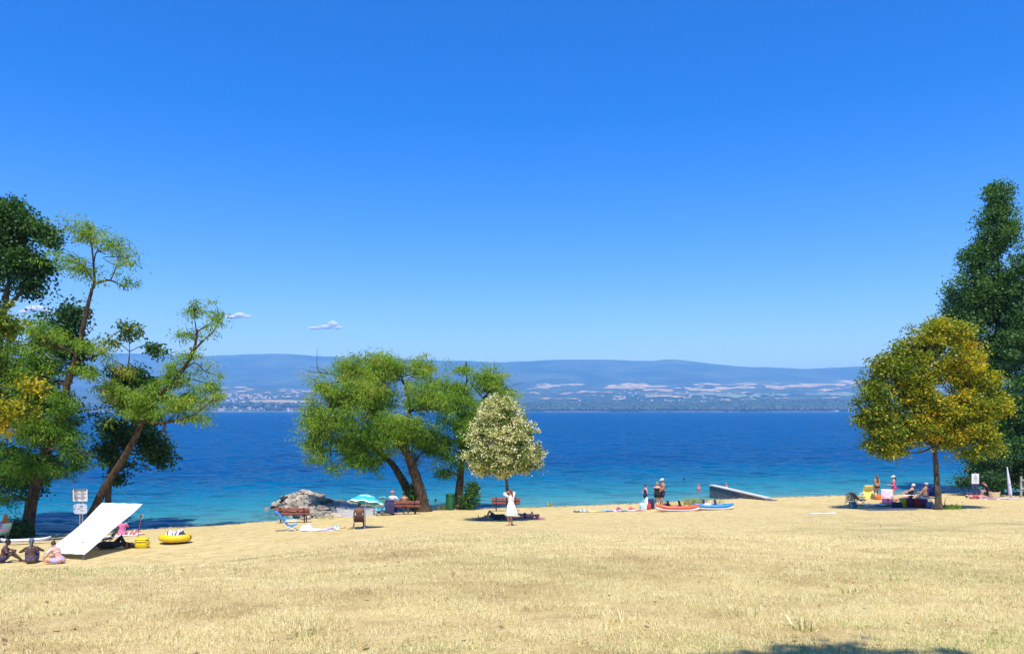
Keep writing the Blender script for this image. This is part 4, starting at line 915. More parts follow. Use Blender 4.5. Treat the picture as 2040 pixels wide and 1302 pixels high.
# grey wooden fence end at the right edge
g = GY(2034, 51.5); o = empty('wooden_fence', g); tag(o, 'weathered grey wooden fence end at the right edge', 'fence')
fw = mat('grey_wood', (.42, .40, .36), .85, .2, 8, .3)
for x in (0, .75, 1.5):
    mb = MB(); mb.box((x, 0, .62), (.12, .12, 1.6), None, .015); mb.build('post', fw, o)
for z in (.62, 1.18):
    mb = MB(); mb.box((.8, -.075, z), (1.75, .035, .12), None, .01); mb.build('rail', fw, o)
for i in range(6):
    mb = MB(); mb.box((.17 + i * .11, -.10, .9), (.075, .015, .5), None, .005); mb.build('slat', fw, o)

# ------------------------------------------------------------------ beach things
def cloth(name, col, **kw): return mat(name, col, kw.pop('rough', .9), kw.pop('var', .08), kw.pop('scale', 5), kw.pop('bump', .25), **kw)
def striped(name, cols, freq, rot=0.0, axis='X'):
    if name in MATS: return MATS[name]
    m = bpy.data.materials.new(name); m.use_nodes = True; nt = m.node_tree; b = nt.nodes['Principled BSDF']; b.inputs['Roughness'].default_value = .9
    tc = nt.nodes.new('ShaderNodeTexCoord'); sp = nt.nodes.new('ShaderNodeSeparateXYZ'); nt.links.new(tc.outputs['Object'], sp.inputs[0])
    ml = nt.nodes.new('ShaderNodeMath'); ml.operation = 'MULTIPLY'; ml.inputs[1].default_value = freq; nt.links.new(sp.outputs[axis], ml.inputs[0])
    nz = noise(nt, 3, 2, .5, tc.outputs['Object']); ad = nt.nodes.new('ShaderNodeMath'); ad.operation = 'MULTIPLY_ADD'; nt.links.new(nz.outputs['Fac'], ad.inputs[0]); ad.inputs[1].default_value = .3; nt.links.new(ml.outputs[0], ad.inputs[2])
    fr_ = nt.nodes.new('ShaderNodeMath'); fr_.operation = 'FRACT'; nt.links.new(ad.outputs[0], fr_.inputs[0])
    n_ = len(cols); rp = ramp(nt, fr_.outputs[0], [(i / n_, c) for i, c in enumerate(cols)]); rp.color_ramp.interpolation = 'CONSTANT'
    nt.links.new(rp.outputs[0], b.inputs['Base Color']); MATS[name] = m; return m
def towel(px, Y, w, d, rz, m_, label, seed=0, rump=.03, name='towel', cat='towel'):
    """towel spread on the ground, following it with small wrinkles"""
    g = GY(px, Y); c, s_ = math.cos(rz), math.sin(rz); r = random.Random(seed); ph = [r.uniform(0, 6) for _ in range(4)]
    def fn(u, v):
        x = (u - .5) * w; y = (v - .5) * d; X = g.x + c * x - s_ * y; Yy = g.y + s_ * x + c * y
        return (x, y, h(X, Yy) - g.z + .015 + rump * (.5 + .5 * math.sin(x * 7 + y * 4 + ph[0])) * (.5 + .5 * math.sin(y * 9 + ph[1])))
    mb = MB(); mb.sheet(fn, 14, 10, .012)
    return one(name, mb, m_, label, cat, None, True, g, rz)
def bag(px, Y, w, d, hh, m_, label, rz=0.0, handles=True, name='beach_bag', cat='bag', zoff=0):
    g = GY(px, Y) + Vector((0, 0, zoff)); o = empty(name, g, rz); tag(o, label, cat)
    mb = MB(); mb.tube([(0, 0, 0), (0, 0, hh * .12), (0, 0, hh * .6), (0, 0, hh * .93), (0, 0, hh)], [(w * .44, d * .44), (w * .5, d * .5), (w * .52, d * .5), (w * .47, d * .38), (w * .40, d * .22)], 14, (1, 0, 0)); mb.build('body', m_, o, True)
    if handles:
        for y in (-d * .2, d * .2):
            mb = MB(); mb.tube([(-w * .2, y, hh * .9), (-w * .17, y, hh * 1.25), (0, y, hh * 1.36), (w * .17, y, hh * 1.25), (w * .2, y, hh * .9)], .012, 6); mb.build('handle', m_, o, True)
    return o
def heap(px, Y, w, d, hh, m_, label, seed, name='clothes_pile', cat='clothes', zoff=0.0):
    """crumpled cloth"""
    g = GY(px, Y) + Vector((0, 0, zoff)); r = np.random.default_rng(seed); ph = r.random(8) * 6
    def fn(u, v):
        x = (u - .5) * 2; y = (v - .5) * 2; q = max(0, 1 - (x * x) ** 1.3) * max(0, 1 - (y * y) ** 1.3)
        return (x * w / 2, y * d / 2, .012 + hh * q * (.62 + .38 * math.sin(x * 5 + ph[0] + 2 * math.sin(y * 3 + ph[1])) * math.cos(y * 4 + ph[2])))
    mb = MB(); mb.sheet(fn, 16, 12, .02)
    return one(name, mb, m_, label, cat, None, True, g, float(r.uniform(-.4, .4)))
def chair(px, Y, label, fab, rz=0.0, seat=.40, w=.52, back=.62, recl=25, frame=None, arms=True, name='folding_chair', group=None, zoff=0.0, loc=None):
    """folding beach chair, sitter looks along +y of its own frame"""
    g = Vector(loc) if loc is not None else GY(px, Y) + Vector((0, 0, zoff)); fr_ = frame or grey_metal; o = empty(name, g, rz); tag(o, label, 'chair', group)
    by, bz = -.20 - back * math.sin(R(recl)), seat + back * math.cos(R(recl))
    mb = MB(); mb.sheet(lambda u, v: ((u - .5) * (w - .06), -.22 + .46 * v, seat - .035 * math.sin(math.pi * v) + .02 * v), 5, 6, .02); mb.build('seat', fab, o, True)
    mb = MB(); mb.sheet(lambda u, v: ((u - .5) * (w - .06), -.22 + (by + .20) * v - .03 * math.sin(math.pi * v), seat + .05 + (bz - seat - .05) * v), 5, 6, .02); mb.build('backrest', fab, o, True)
    for x in (-w / 2, w / 2):
        mb = MB(); mb.tube([(x, -.20, seat), (x, by, bz + .02)], .014, 6); mb.build('back_frame', fr_, o)
        mb = MB(); mb.tube([(x, .25, seat + .02), (x * .96, -.24, 0)], .014, 6); mb.build('leg', fr_, o)
        mb = MB(); mb.tube([(x, -.22, seat), (x * .96, .26, 0)], .014, 6); mb.build('leg', fr_, o)
        if arms:
            mb = MB(); mb.tube([(x, -.22 - .2 * math.sin(R(recl)), seat + .2), (x, .05, seat + .21), (x, .24, seat + .19)], .018, 6); mb.build('armrest', fr_, o)
    return o

# --- white sun sail on the left
SAIL = [P(168, 1104, 27.6), P(90, 1100, 28.4), P(204, 1001, 31.6), P(284, 1003, 31.0)]      # front right, front left, back left, back right
def sail_pt(u, v):
    a = SAIL[0].lerp(SAIL[1], u); b_ = SAIL[3].lerp(SAIL[2], u); p_ = a.lerp(b_, v)
    n_ = Vector((-.15, -.55, .8)); bulge = -.07 * math.sin(math.pi * v) * abs(2 * u - 1) ** 3 + .03 * math.sin(9 * u + 5 * v) * math.sin(math.pi * v) + .012 * math.sin(23 * u - 9 * v) + .16 * math.sin(math.pi * u) * math.sin(math.pi * v) + .10 * math.sin(math.pi * v) * (1 - u) * .5
    return p_ + n_ * bulge - SAIL[0]
o = empty('sun_sail', SAIL[0]); tag(o, 'big white cloth sunshade stretched from the ground up to the trees', 'sunshade')
mb = MB(); mb.sheet(lambda u, v: tuple(sail_pt(u, v)), 18, 22, .012); sl = mb.build('canopy', mat('white_canvas', (.84, .83, .82), .85, .02, 2, .08), o, True)
for u, v in ((.3, .18), (.55, .45), (.25, .86)):
    q = sail_pt(u, v) + Vector((-.02, -.05, .03)); mb = MB(); mb.box(q, (.14, .05, .02), Matrix.Rotation(.5, 3, 'Z'), .006); mb.build('patch', mat('grey_patch', (.35, .35, .36), .8, .1, 5), sl)
pt = sail_pt(1, 1); gz = h(SAIL[2].x, SAIL[2].y) - SAIL[0].z
mb = MB(); mb.tube([(pt.x, pt.y, pt.z), (pt.x, pt.y + .05, gz - .1)], .02, 6); mb.build('pole', grey_metal, o)
pt2 = sail_pt(0, 1); tz = P(222, 965, 39.6) - SAIL[0]
mb = MB(); mb.tube([tuple(pt2), tuple(pt2.lerp(tz, .5) - Vector((0, 0, .05))), tuple(tz)], .0025, 5); mb.build('rope', grey_metal, o)
for u in (0, 1):
    q = sail_pt(u, 0); gz = h(SAIL[u].x, SAIL[u].y - .2) - SAIL[0].z; mb = MB(); mb.tube([tuple(q), (q.x, q.y - .25, gz - .1)], .012, 5); mb.build('peg', grey_metal, o)
chair(211, 31.2, 'green camp chair half hidden behind the white sunshade', cloth('camp_green', (.02, .16, .09)), 2.2, .30, .5, .5, 30)
# yellow cool bag
g = GY(283, 30.5); o = empty('cool_bag', g, .15); tag(o, 'bright yellow cool bag on the grass right of the white sunshade', 'bag')
ym = mat('yellow_nylon', (.80, .62, .01), .6, .08, 6, .2)
mb = MB(); mb.box((0, 0, .17), (.50, .34, .32), None, .07); bd = mb.build('body', ym, o, True)
mb = MB(); mb.box((0, 0, .36), (.47, .31, .07), None, .03); mb.build('lid', ym, o, True)
mb = MB(); mb.tube([(-.25, -.175, .27), (0, -.185, .275), (.25, -.175, .27)], .012, 6); mb.build('zip', mat('amber_zip', (.45, .30, .01), .5, .1, 8), bd)
mb = MB(); mb.tube([(-.14, 0, .38), (-.12, 0, .46), (.12, 0, .46), (.14, 0, .38)], .014, 6); mb.build('handle', ym, o, True)
# orange pole and little net
g = GY(271, 30.9); o = empty('fishing_net', g); tag(o, 'thin orange landing net pole standing beside the yellow bag', 'fishing net')
mb = MB(); mb.tube([(-.02, 0, -.05), (.16, .1, 1.1)], .013, 6); mb.build('pole', mat('orange_pole', (.75, .22, .06), .5, .05, 8), o)
mb = MB(); mb.tube([(.16 + .09 * math.cos(a), .1, 1.19 + .09 * math.sin(a)) for a in np.linspace(0, 2 * math.pi, 13)], .008, 5); mb.sheet(lambda u, v: (.16 + .085 * math.cos(6.28 * u) * (1 - v * .7), .1 + .12 * v, 1.19 + .085 * math.sin(6.28 * u) * (1 - v * .7)), 12, 4, .003); mb.build('net', mat('net_grey', (.55, .50, .45), .8, .1, 9), o)
heap(262, 30.6, .32, .3, .2, cloth('rust_cloth', (.32, .12, .07)), 'small rust coloured cloth bundle next to the yellow bag', 3)
towel(243, 36.6, 1.5, .9, .1, cloth('white_towel', (.74, .72, .74)), 'white towel under the people behind the sunshade', 4)
heap(268, 37.0, .9, .5, .3, striped('red_stripes', [(.5, .12, .10), (.7, .6, .58), (.25, .1, .1)], 4), 'red and white crumpled towel by the waterline', 5)
# yellow dinghy
g = GY(349, 31.7); o = empty('inflatable_dinghy', g, -.12); tag(o, 'small yellow inflatable dinghy heaped with towels on the grass', 'dinghy')
ov = [(.50 * math.cos(a) * (1 + .08 * math.cos(2 * a)), .40 * math.sin(a)) for a in np.linspace(0, 2 * math.pi, 33)]
mb = MB(); mb.tube([(x, y, .24) for x, y in ov], .15, 10, (0, 0, 1), cap=False); mb.build('tube', mat('yellow_vinyl', (.80, .56, .01), .35, .05, 4), o, True)
mb = MB(); mb.tube([(0, 0, .045), (0, 0, .10), (0, 0, .16)], [(.38, .28), (.56, .44), (.60, .48)], 28, (1, 0, 0)); mb.build('hull', mat('grey_vinyl', (.12, .11, .11), .45, .1, 5), o, True)
for x in (-.60, .62):
    mb = MB(); mb.tube([(x * .93, -.10, .33), (x, 0, .37), (x * .93, .10, .33)], .022, 6); mb.build('grab_handle', mat('coral_strap', (.80, .30, .16), .6, .05, 5), o, True)
heap(343, 31.7, .52, .5, .34, striped('mono_stripes', [(.75, .74, .76), (.05, .05, .09), (.75, .74, .76), (.55, .50, .55)], 5), 'black and white towels piled in the yellow dinghy', 7, zoff=.26)
heap(357, 31.7, .5, .5, .34, striped('navy_stripes', [(.04, .05, .12), (.72, .74, .78), (.04, .05, .12)], 4), 'navy and white towel heaped at one end of the dinghy', 8, zoff=.27)
# closed orange parasol and white board at the far left
g = GY(11, 35.6); o = empty('closed_parasol', g); tag(o, 'furled orange parasol planted at the left edge', 'parasol')
zt = P(11, 1023, 35.6).z - g.z
mb = MB(); mb.tube([(0, 0, -.1), (0, 0, zt)], .018, 8); mb.build('pole', mat('pale_wood', (.6, .5, .36), .6, .1, 8), o)
mb = MB(); n_ = 24; prof_ = [(.01, zt + .02), (.05, zt - .05), (.11, zt - .3), (.19, zt - .6), (.20, zt - .68)]
V = [(r_ * (1 + .3 * math.cos(8 * a)) * math.cos(a), r_ * (1 + .3 * math.cos(8 * a)) * math.sin(a), z) for r_, z in prof_ for a in np.linspace(0, 2 * math.pi, n_, endpoint=False)]
mb.add(V, [[i * n_ + j, i * n_ + (j + 1) % n_, (i + 1) * n_ + (j + 1) % n_, (i + 1) * n_ + j] for i in range(4) for j in range(n_)]); mb.build('canopy', mat('orange_fabric', (.72, .25, .045), .8, .12, 6), o, True)
heap(1, 35.2, .6, .5, .5, cloth('pink_cloth', (.80, .35, .55)), 'pink cloth hanging beside the furled orange parasol', 9, zoff=.55, name='pink_towel', cat='towel')
chair(1, 35.3, 'pale aqua folding chair at the left edge under the pink cloth', cloth('aqua_fabric', (.35, .62, .60)), 1.2, .38, .5, .6)
def board(g, L_, W_, T_, rz, label, deck_m, hull_m, name='paddle_board', tilt=0.0, pad=None):
    o = empty(name, g, rz); o.rotation_euler = (tilt, 0, rz); tag(o, label, 'paddle board')
    def outline(s): return W_ / 2 * max(0.0, 1 - abs(2 * s - 1) ** 2.6) ** .6
    ss = np.linspace(0.004, .996, 28)
    for nm, z0, z1, k, mm_ in (('hull', .0, T_ * .72, 1.0, hull_m), ('deck', T_ * .72, T_, .97, deck_m)):
        mb = MB()
        mb.tube([((s - .5) * L_, 0, (z0 + z1) / 2 + .10 * (2 * s - 1) ** 4) for s in ss], [(outline(s) * k + .004, (z1 - z0) / 2 + .004) for s in ss], 12, (0, 1, 0)); mb.build(nm, mm_, o, True)
    for y in (0,):
        mb = MB(); mb.add([(-L_ * .40, -.006, .02), (-L_ * .33, -.006, .02), (-L_ * .40, -.006, -.12), (-L_ * .40, .006, .02), (-L_ * .33, .006, .02), (-L_ * .40, .006, -.12)], [[0, 1, 2], [5, 4, 3], [0, 3, 4, 1], [1, 4, 5, 2], [2, 5, 3, 0]]); mb.build('fin', iron_m, o)
    return o
board(GY(52, 33.2) + Vector((0, 0, .12)), 1.9, .6, .09, .35, 'white board lying on the grass at the far left', white_pl, mat('lilac_rail', (.55, .5, .72), .5, .05, 4))

# --- things round the slipway
g = GY(579, 36.2); lounger_m = cloth('blue_towel', (.03, .25, .62))
ch = chair(581, 36.0, 'low beach chair draped with a bright blue towel near the first bench', lounger_m, -1.35, .26, .55, .75, 38, white_pl)
mb = MB(); mb.sheet(lambda u, v: ((u - .5) * .62, -.20 - .52 * v - (.10 if v > .93 else 0), .34 + .62 * v - (.14 if v > .93 else 0) + .02 * math.sin(9 * u)), 8, 14, .02); mb.build('draped_towel', lounger_m, ch, True)
heap(611, 35.9, .62, .5, .36, cloth('white_cotton', (.80, .78, .80)), 'white crumpled bathrobe beside the blue draped chair', 12)
towel(635, 35.7, 1.5, .9, .06, striped('pale_stripes', [(.75, .76, .82), (.60, .68, .85), (.80, .78, .80)], 3), 'pale blue and white towel on the grass by the blue chair', 13, .05)
towel(654, 36.0, .7, .6, -.1, cloth('pink_towel', (.80, .45, .60)), 'small pink towel lying beyond the pale towel', 14, .08)
heap(667, 36.0, .55, .5, .16, striped('blue_stripes', [(.75, .78, .80), (.15, .40, .62)], 6), 'blue and white striped towel crumpled by the straw hat', 15)
g = GY(683, 35.9); o = empty('straw_hat', g); tag(o, 'straw sun hat left on the grass near the man in the chair', 'hat')
sm_ = mat('straw_weave', (.62, .45, .20), .9, .15, 14, .4)
mb = MB(); mb.lathe((0, 0, .01), [(.23, .0), (.235, .012), (.12, .03), (.115, .03)], 20); mb.build('brim', sm_, o, True)
mb = MB(); mb.lathe((0, 0, .03), [(.118, 0), (.11, .08), (.08, .12), (.01, .13)], 20); mb.build('crown', sm_, o, True)
# folded net of sandals: pair
for i, dx in enumerate((0, .13)):
    g = GY(696, 35.6) + Vector((dx, 0, 0)); o = empty('sandal', g, .3); tag(o, 'brown sandal lying beside the straw hat', 'sandal', 'sandals by the straw hat')
    mb = MB(); mb.tube([(0, -.12, .012), (0, -.04, .012), (0, .08, .012), (0, .13, .012)], [(.035, .010), (.034, .010), (.045, .010), (.03, .010)], 10, (1, 0, 0)); mb.build('sole', mat('brown_leather', (.30, .17, .08), .7, .1, 9), o, True)
    mb = MB(); mb.tube([(-.04, .05, .015), (-.02, .05, .06), (.02, .05, .06), (.04, .05, .015)], .008, 5); mb.build('strap', MATS['brown_leather'], o, True)
# turquoise parasol
g = GY(728, 36.3); o = empty('parasol', g); tag(o, 'open turquoise parasol with white bands above the man in the folding chair', 'parasol')
zt = P(731, 986, 36.3).z - g.z; tq = mat('turquoise_nylon', (.02, .50, .68), .6, .05, 4); wq = mat('white_nylon', (.78, .82, .82), .6, .03, 4); lq = mat('pale_aqua_nylon', (.40, .74, .80), .6, .05, 4)
mb = MB(); mb.tube([(0, 0, -.1), (0, 0, zt * .72), (.04, .02, zt - .03)], .017, 8); mb.build('pole', white_pl, o)
rotc = Matrix.Rotation(R(5), 3, 'Y') @ Matrix.Rotation(R(-15), 3, 'X'); Rc = .87
def canopy_ring(f0, f1, dz=0.0):
    mb = MB(); N_ = 48; V = []; fs_ = np.linspace(f0, f1, 5)
    for q in (0, -.012):
        for f in fs_:
            for j in range(N_):
                a = 2 * math.pi * j / N_; sc = 1 - .06 * (1 - math.cos(8 * a)) * .5 * f
                p_ = rotc @ Vector((Rc * f * sc * math.cos(a), Rc * f * sc * math.sin(a), -.36 * f ** 1.8 - .03 * (1 - math.cos(8 * a)) * f + q + dz)); V.append(Vector((.05, .02, zt)) + p_)
    m_ = 5 * N_; F = []
    for i in range(4):
        for j in range(N_):
            F.append([i * N_ + j, i * N_ + (j + 1) % N_, (i + 1) * N_ + (j + 1) % N_, (i + 1) * N_ + j]); F.append([m_ + i * N_ + j, m_ + (i + 1) * N_ + j, m_ + (i + 1) * N_ + (j + 1) % N_, m_ + i * N_ + (j + 1) % N_])
    for base_ in (0, 4):
        for j in range(N_): F.append([base_ * N_ + j, base_ * N_ + (j + 1) % N_, m_ + base_ * N_ + (j + 1) % N_, m_ + base_ * N_ + j])
    mb.add(V, F); return mb
cn = canopy_ring(.50, .90).build('canopy', tq, o, True); canopy_ring(.012, .50, .03).build('vent_cap', lq, cn, True); canopy_ring(.90, 1.0).build('border', wq, cn, True)
for j in range(8):
    a = 2 * math.pi * j / 8; mb = MB(); mb.tube([Vector((.05, .02, zt - .03)) + rotc @ Vector((Rc * f * math.cos(a), Rc * f * math.sin(a), -.36 * f ** 1.8 - .03)) for f in (.05, .35, .7, .97)], .006, 5); mb.build('rib', grey_metal, o)
mb = MB(); mb.tube([(.05, .02, zt - .02), (.055, .02, zt + .10)], .012, 6); mb.build('finial', tq, o)
mb = MB(); mb.lathe((0, 0, 0), [(.20, .0), (.21, .03), (.16, .08), (.03, .10)], 16); mb.build('base', mat('blue_base', (.02, .28, .60), .5, .05, 4), o, True)
man_chair = chair(716, 35.7, 'wooden folding chair the man sits in under the turquoise parasol', cloth('brown_canvas', (.10, .04, .035)), .12, .36, .50, .34, 12, mat('pale_ash', (.55, .40, .24), .6, .1, 8), False)
# pushchair with turquoise cover, navy blanket over the bench
g = GY(757, 45.2); o = empty('pushchair', g, .5); tag(o, 'pushchair under a turquoise cloth beside the bench', 'pushchair')
for x in (-.24, .24):
    for y in (-.28, .32):
        mb = MB(); mb.tube([(x - .015, y + .14 * math.cos(a), .14 + .14 * math.sin(a)) for a in np.linspace(0, 2 * math.pi, 17)], .018, 6, (1, 0, 0), cap=False); w_ = mb.build('wheel', iron_m, o, True)
        mb = MB(); mb.lathe((x - .015, y, .14), [(.02, -.02), (.025, 0), (.02, .02)], 10, (1, 0, 0)); [mb.tube([(x - .015, y, .14), (x - .015, y + .13 * math.cos(k_), .14 + .13 * math.sin(k_))], .005, 4) for k_ in (0, 1.57, 3.14, 4.71)]; mb.build('hub', grey_metal, w_)
    mb = MB(); mb.tube([(x, .32, .16), (x, -.05, .55), (x, -.42, 1.02)], .014, 6); mb.build('frame', grey_metal, o); mb = MB(); mb.tube([(x, -.28, .16), (x, .1, .5), (x, .3, .55)], .014, 6); mb.build('frame', grey_metal, o)
mb = MB(); mb.tube([(-.24, -.42, 1.02), (.24, -.42, 1.02)], .018, 6); mb.build('handlebar', iron_m, o)
mb = MB(); mb.sheet(lambda u, v: ((u - .5) * (.5 + .12 * v), -.42 + .34 * math.sin(2.2 * v) + .04 * math.sin(12 * u), 1.06 - .78 * v + .10 * math.sin(math.pi * u) * (1 - v)), 10, 10, .015); mb.build('cover', mat('turquoise_cloth', (.04, .50, .66), .85, .15, 7, .3, col2=(.35, .70, .78)), o, True)
g = GY(777, 45.15); mb = MB()
mb.sheet(lambda u, v: ((u - .5) * .52, (-.02 - .10 * math.sin(math.pi * min(1, v * 4)) if v < .25 else -.13) + .035 * math.sin(u * 14) * v, .88 - .86 * max(0, v - .1) + .05 * math.sin(math.pi * min(1, v * 4))), 14, 14, .02)
one('blanket', mb, cloth('navy_cloth', (.045, .045, .14), var=.2), 'dark navy blanket hung over the end of the occupied bench', 'blanket', None, True, g)

# --- the middle: towels and kayaks
for i, (px, w, m_, lb) in enumerate(((1158, .9, striped('grey_stripes', [(.45, .5, .48), (.2, .25, .24), (.5, .5, .45)], 4), 'grey green rolled mat at the end of the row of towels'), (1182, 1.0, cloth('yellow_towel', (.75, .60, .20)), 'yellow towel in the row by the water'),
        (1201, .9, cloth('teal_towel', (.10, .45, .58)), 'teal towel in the row by the water'), (1222, 1.1, striped('purple_stripes', [(.55, .48, .70), (.75, .70, .75), (.45, .15, .35)], 3), 'purple striped towel in the row by the water'),
        (1247, 1.0, cloth('mint_towel', (.35, .68, .55)), 'mint green towel in the row by the water'), (1266, 1.0, striped('pink_stripes', [(.75, .38, .40), (.78, .72, .70)], 3), 'pink and white towel in the row next to the bags'))):
    towel(px, 45.7 - .1 * (i % 2), w, .9, .03 * (i % 3 - 1), m_, lb, 20 + i, .05 if i else .12)
heap(1232, 45.9, .45, .4, .22, cloth('plum_cloth', (.35, .08, .20)), 'plum coloured clothes dropped on the purple towel', 31); heap(1258, 45.9, .5, .4, .2, cloth('red_cloth', (.55, .08, .08)), 'red clothes dropped on the pink towel', 32)
bag(1283, 46.2, .55, .4, .42, mat('white_red_bag', (.74, .77, .80), .7, .2, 3.0, .1, col2=(.25, .55, .62)), 'white beach bag with aqua print in front of the standing girl')
bag(1297, 46.6, .42, .36, .62, cloth('navy_bag', (.02, .025, .10)), 'navy rucksack behind the white beach bag', .2, False, 'rucksack')
heap(1288, 46.7, .6, .45, .75, striped('penguin', [(.78, .80, .86), (.03, .04, .12), (.78, .80, .86)], 2.2), 'white and navy towels heaped over the bags', 33)
bag(1293, 46.0, .22, .3, .36, cloth('red_bag', (.60, .06, .06)), 'small red bag tucked against the white beach bag', 0, True)
def kayak(px, Y, L_, rz, label, top_m, hull_m, seat_m):
    g = GY(px, Y); o = empty('inflatable_kayak', g, rz); tag(o, label, 'kayak', 'inflatable kayaks on the grass')
    def wv(s): return .40 * max(0.0, 1 - abs(2 * s - 1) ** 2.4) ** .7
    ss = np.linspace(.01, .99, 26)
    def lift(s): return .09 * abs(2 * s - 1) ** 3.5
    mb = MB(); mb.tube([((s - .5) * L_, 0, .10 + lift(s)) for s in ss], [(wv(s) + .01, .10) for s in ss], 14, (0, 1, 0)); mb.build('hull', hull_m, o, True)
    for sg in (-1, 1):
        mb = MB(); mb.tube([((s - .5) * L_, sg * (wv(s) - .06), .23 + lift(s)) for s in ss], [.085 * (.35 + .65 * min(1, 6 * min(s, 1 - s))) for s in ss], 10, round_end=True); mb.build('side_tube', top_m, o, True)
    for x0, x1 in ((-.5, -.28), (.28, .5)):
        mb = MB(); q = [x for x in np.linspace(x0 * .97, x1 * .97, 9)]
        mb.sheet(lambda u, v: ((x0 + (x1 - x0) * u) * L_ * .97, (v - .5) * 2 * max(.01, wv((x0 + (x1 - x0) * u) * .97 + .5) - .03), .27 + lift((x0 + (x1 - x0) * u) * .97 + .5) + .05 * math.sin(math.pi * v)), 8, 6, .02); mb.build('deck', top_m, o, True)
    for x in (-.35, .30):
        mb = MB(); mb.box((x, 0, .24), (.34, .42, .08), None, .03); mb.box((x - .19, 0, .42), (.07, .40, .36), Matrix.Rotation(R(-14), 3, 'Y'), .03); mb.build('seat', seat_m, o, True)
    return o
orange_v = mat('orange_red_vinyl', (.78, .14, .055), .4, .06, 3); whitev = mat('white_vinyl', (.78, .77, .76), .4, .05, 3); bluev = mat('blue_vinyl', (.04, .27, .66), .4, .06, 3); blk = mat('black_foam', (.025, .025, .03), .8, .1, 8)
kayak(1350, 44.3, 2.55, .02, 'orange red inflatable kayak with a white hull beside the couple', orange_v, whitev, blk)
kayak(1421, 44.6, 2.35, -.04, 'blue and white inflatable kayak nearest the jetty', bluev, whitev, cloth('navy_pad', (.05, .06, .20)))
heap(1328, 44.6, .5, .3, .22, cloth('black_cloth', (.02, .022, .025)), 'black wetsuit lying on the orange kayak', 41, zoff=.27); heap(1408, 44.5, .5, .35, .18, cloth('lilac_cloth', (.66, .60, .80)), 'lilac towel lying in the blue kayak', 42, zoff=.27)
def paddle(px, Y, rz, label, m_):
    g = GY(px, Y) + Vector((0, 0, .05)); o = empty('paddle', g, rz); tag(o, label, 'paddle')
    mb = MB(); mb.tube([(-.85, 0, 0), (.85, 0, 0)], .016, 8); mb.build('shaft', grey_metal, o)
    for sg in (-1, 1):
        mb = MB(); mb.tube([(sg * .80, 0, 0), (sg * .92, 0, 0), (sg * 1.12, 0, .01), (sg * 1.22, 0, .015)], [(.02, .015), (.085, .012), (.095, .010), (.03, .008)], 12, (0, 1, 0)); mb.build('blade', m_, o, True)
paddle(1356, 43.75, .03, 'double paddle with orange blades lying before the orange kayak', orange_v)
def buoy(px, py, label):
    Yb_ = EYE * FPX / (py - HOR); g = P(px, py, Yb_); o = empty('marker_buoy', g); tag(o, label, 'buoy', 'red marker buoys on the lake')
    bm_ = mat('red_buoy', (.68, .09, .07), .5, .1, 5)
    mb = MB(); mb.lathe((0, 0, 0), [(.12, -.15), (.17, -.02), (.165, .06), (.10, .25), (.05, .48), (.015, .52)], 16); bd = mb.build('body', bm_, o, True)
    mb = MB(); mb.lathe((0, 0, 0), [(.135, .17), (.132, .18), (.115, .24), (.108, .245)], 16); mb.build('band', mat('buoy_band', (.75, .45, .40), .5, .1, 5), bd, True)
    mb = MB(); mb.tube([(.0, 0, .50), (.03, 0, .56), (0, 0, .60), (-.03, 0, .56), (0, 0, .50)], .008, 5); mb.build('ring', grey_metal, o)
buoy(1392, 976, 'red marker buoy floating left of the jetty'); buoy(1447, 974, 'red marker buoy floating beyond the jetty')

# --- picnic under the yellowing tree
towel(1636, 38.6, 1.35, .7, .02, cloth('pale_towel', (.70, .72, .80)), 'pale towel stretched on the sunny grass left of the tree shade', 50, .03)
bag(1699, 42.8, .46, .3, .36, cloth('teal_bag', (.02, .10, .18)), 'dark teal tote bag in the shade below the low beach chair')
lc = chair(1712, 46.2, 'low grey beach chair with a framed headrest turned to the lake', cloth('taupe_mesh', (.20, .16, .15)), -1.2, .28, .56, .62, 42, mat('bronze_frame', (.22, .17, .11), .5, .1, 6, 0, .5))
g = GY(1694, 46.0); o = empty('camp_table', g, .1); tag(o, 'small folding camp table tipped on its side by the grey chair', 'table')
fm = MATS['bronze_frame']
mb = MB()
for a, e_ in (((-.27, .18), (.27, .18)), ((-.27, .66), (.27, .66)), ((-.27, .18), (-.27, .66)), ((.27, .18), (.27, .66))): mb.tube([(a[0], 0, a[1]), (e_[0], 0, e_[1])], .026, 6)
mb.build('frame', fm, o); mb = MB(); mb.box((0, .02, .42), (.40, .02, .36), None, .004); mb.build('top', mat('tan_board', (.60, .50, .30), .7, .15, 6), o)
for x in (-.27, .27):
    mb = MB(); mb.tube([(x, 0, .2), (x, .2, -.02)], .014, 6); mb.build('leg', fm, o)
    mb = MB(); mb.tube([(x * .8, 0, .66), (x * .6, 0, .74), (0, 0, .76)], .01, 5); mb.build('carry_strap', fm, o)
yc = chair(1725, 51.6, 'chair covered by a yellow towel at the water edge', cloth('lemon_towel', (.78, .66, .16)), 0, .36, .6, .62, 20, white_pl, False)
mb = MB(); mb.sheet(lambda u, v: (-.34 + 1.0 * u * (.7 + .5 * v), -.30 - .26 * v, .56 - .54 * v - .10 * math.sin(math.pi * u) * (1 - v)), 10, 8, .02); mb.build('towel', MATS['lemon_towel'], yc, True)
towel(1745, 45.3, 1.5, .7, .05, striped('white_blue', [(.78, .80, .84), (.60, .72, .85), (.80, .80, .82)], 2), 'white and pale blue towel lying before the pink chair', 52, .06)
towel(1762, 44.6, .9, .5, .05, cloth('navy_towel', (.04, .05, .16)), 'navy towel folded below the pink chair', 53, .08)
bag(1751, 50.4, .55, .35, .3, cloth('orange_bag', (.72, .16, .04)), 'orange red bag by the feet of the girl in the dark bikini')
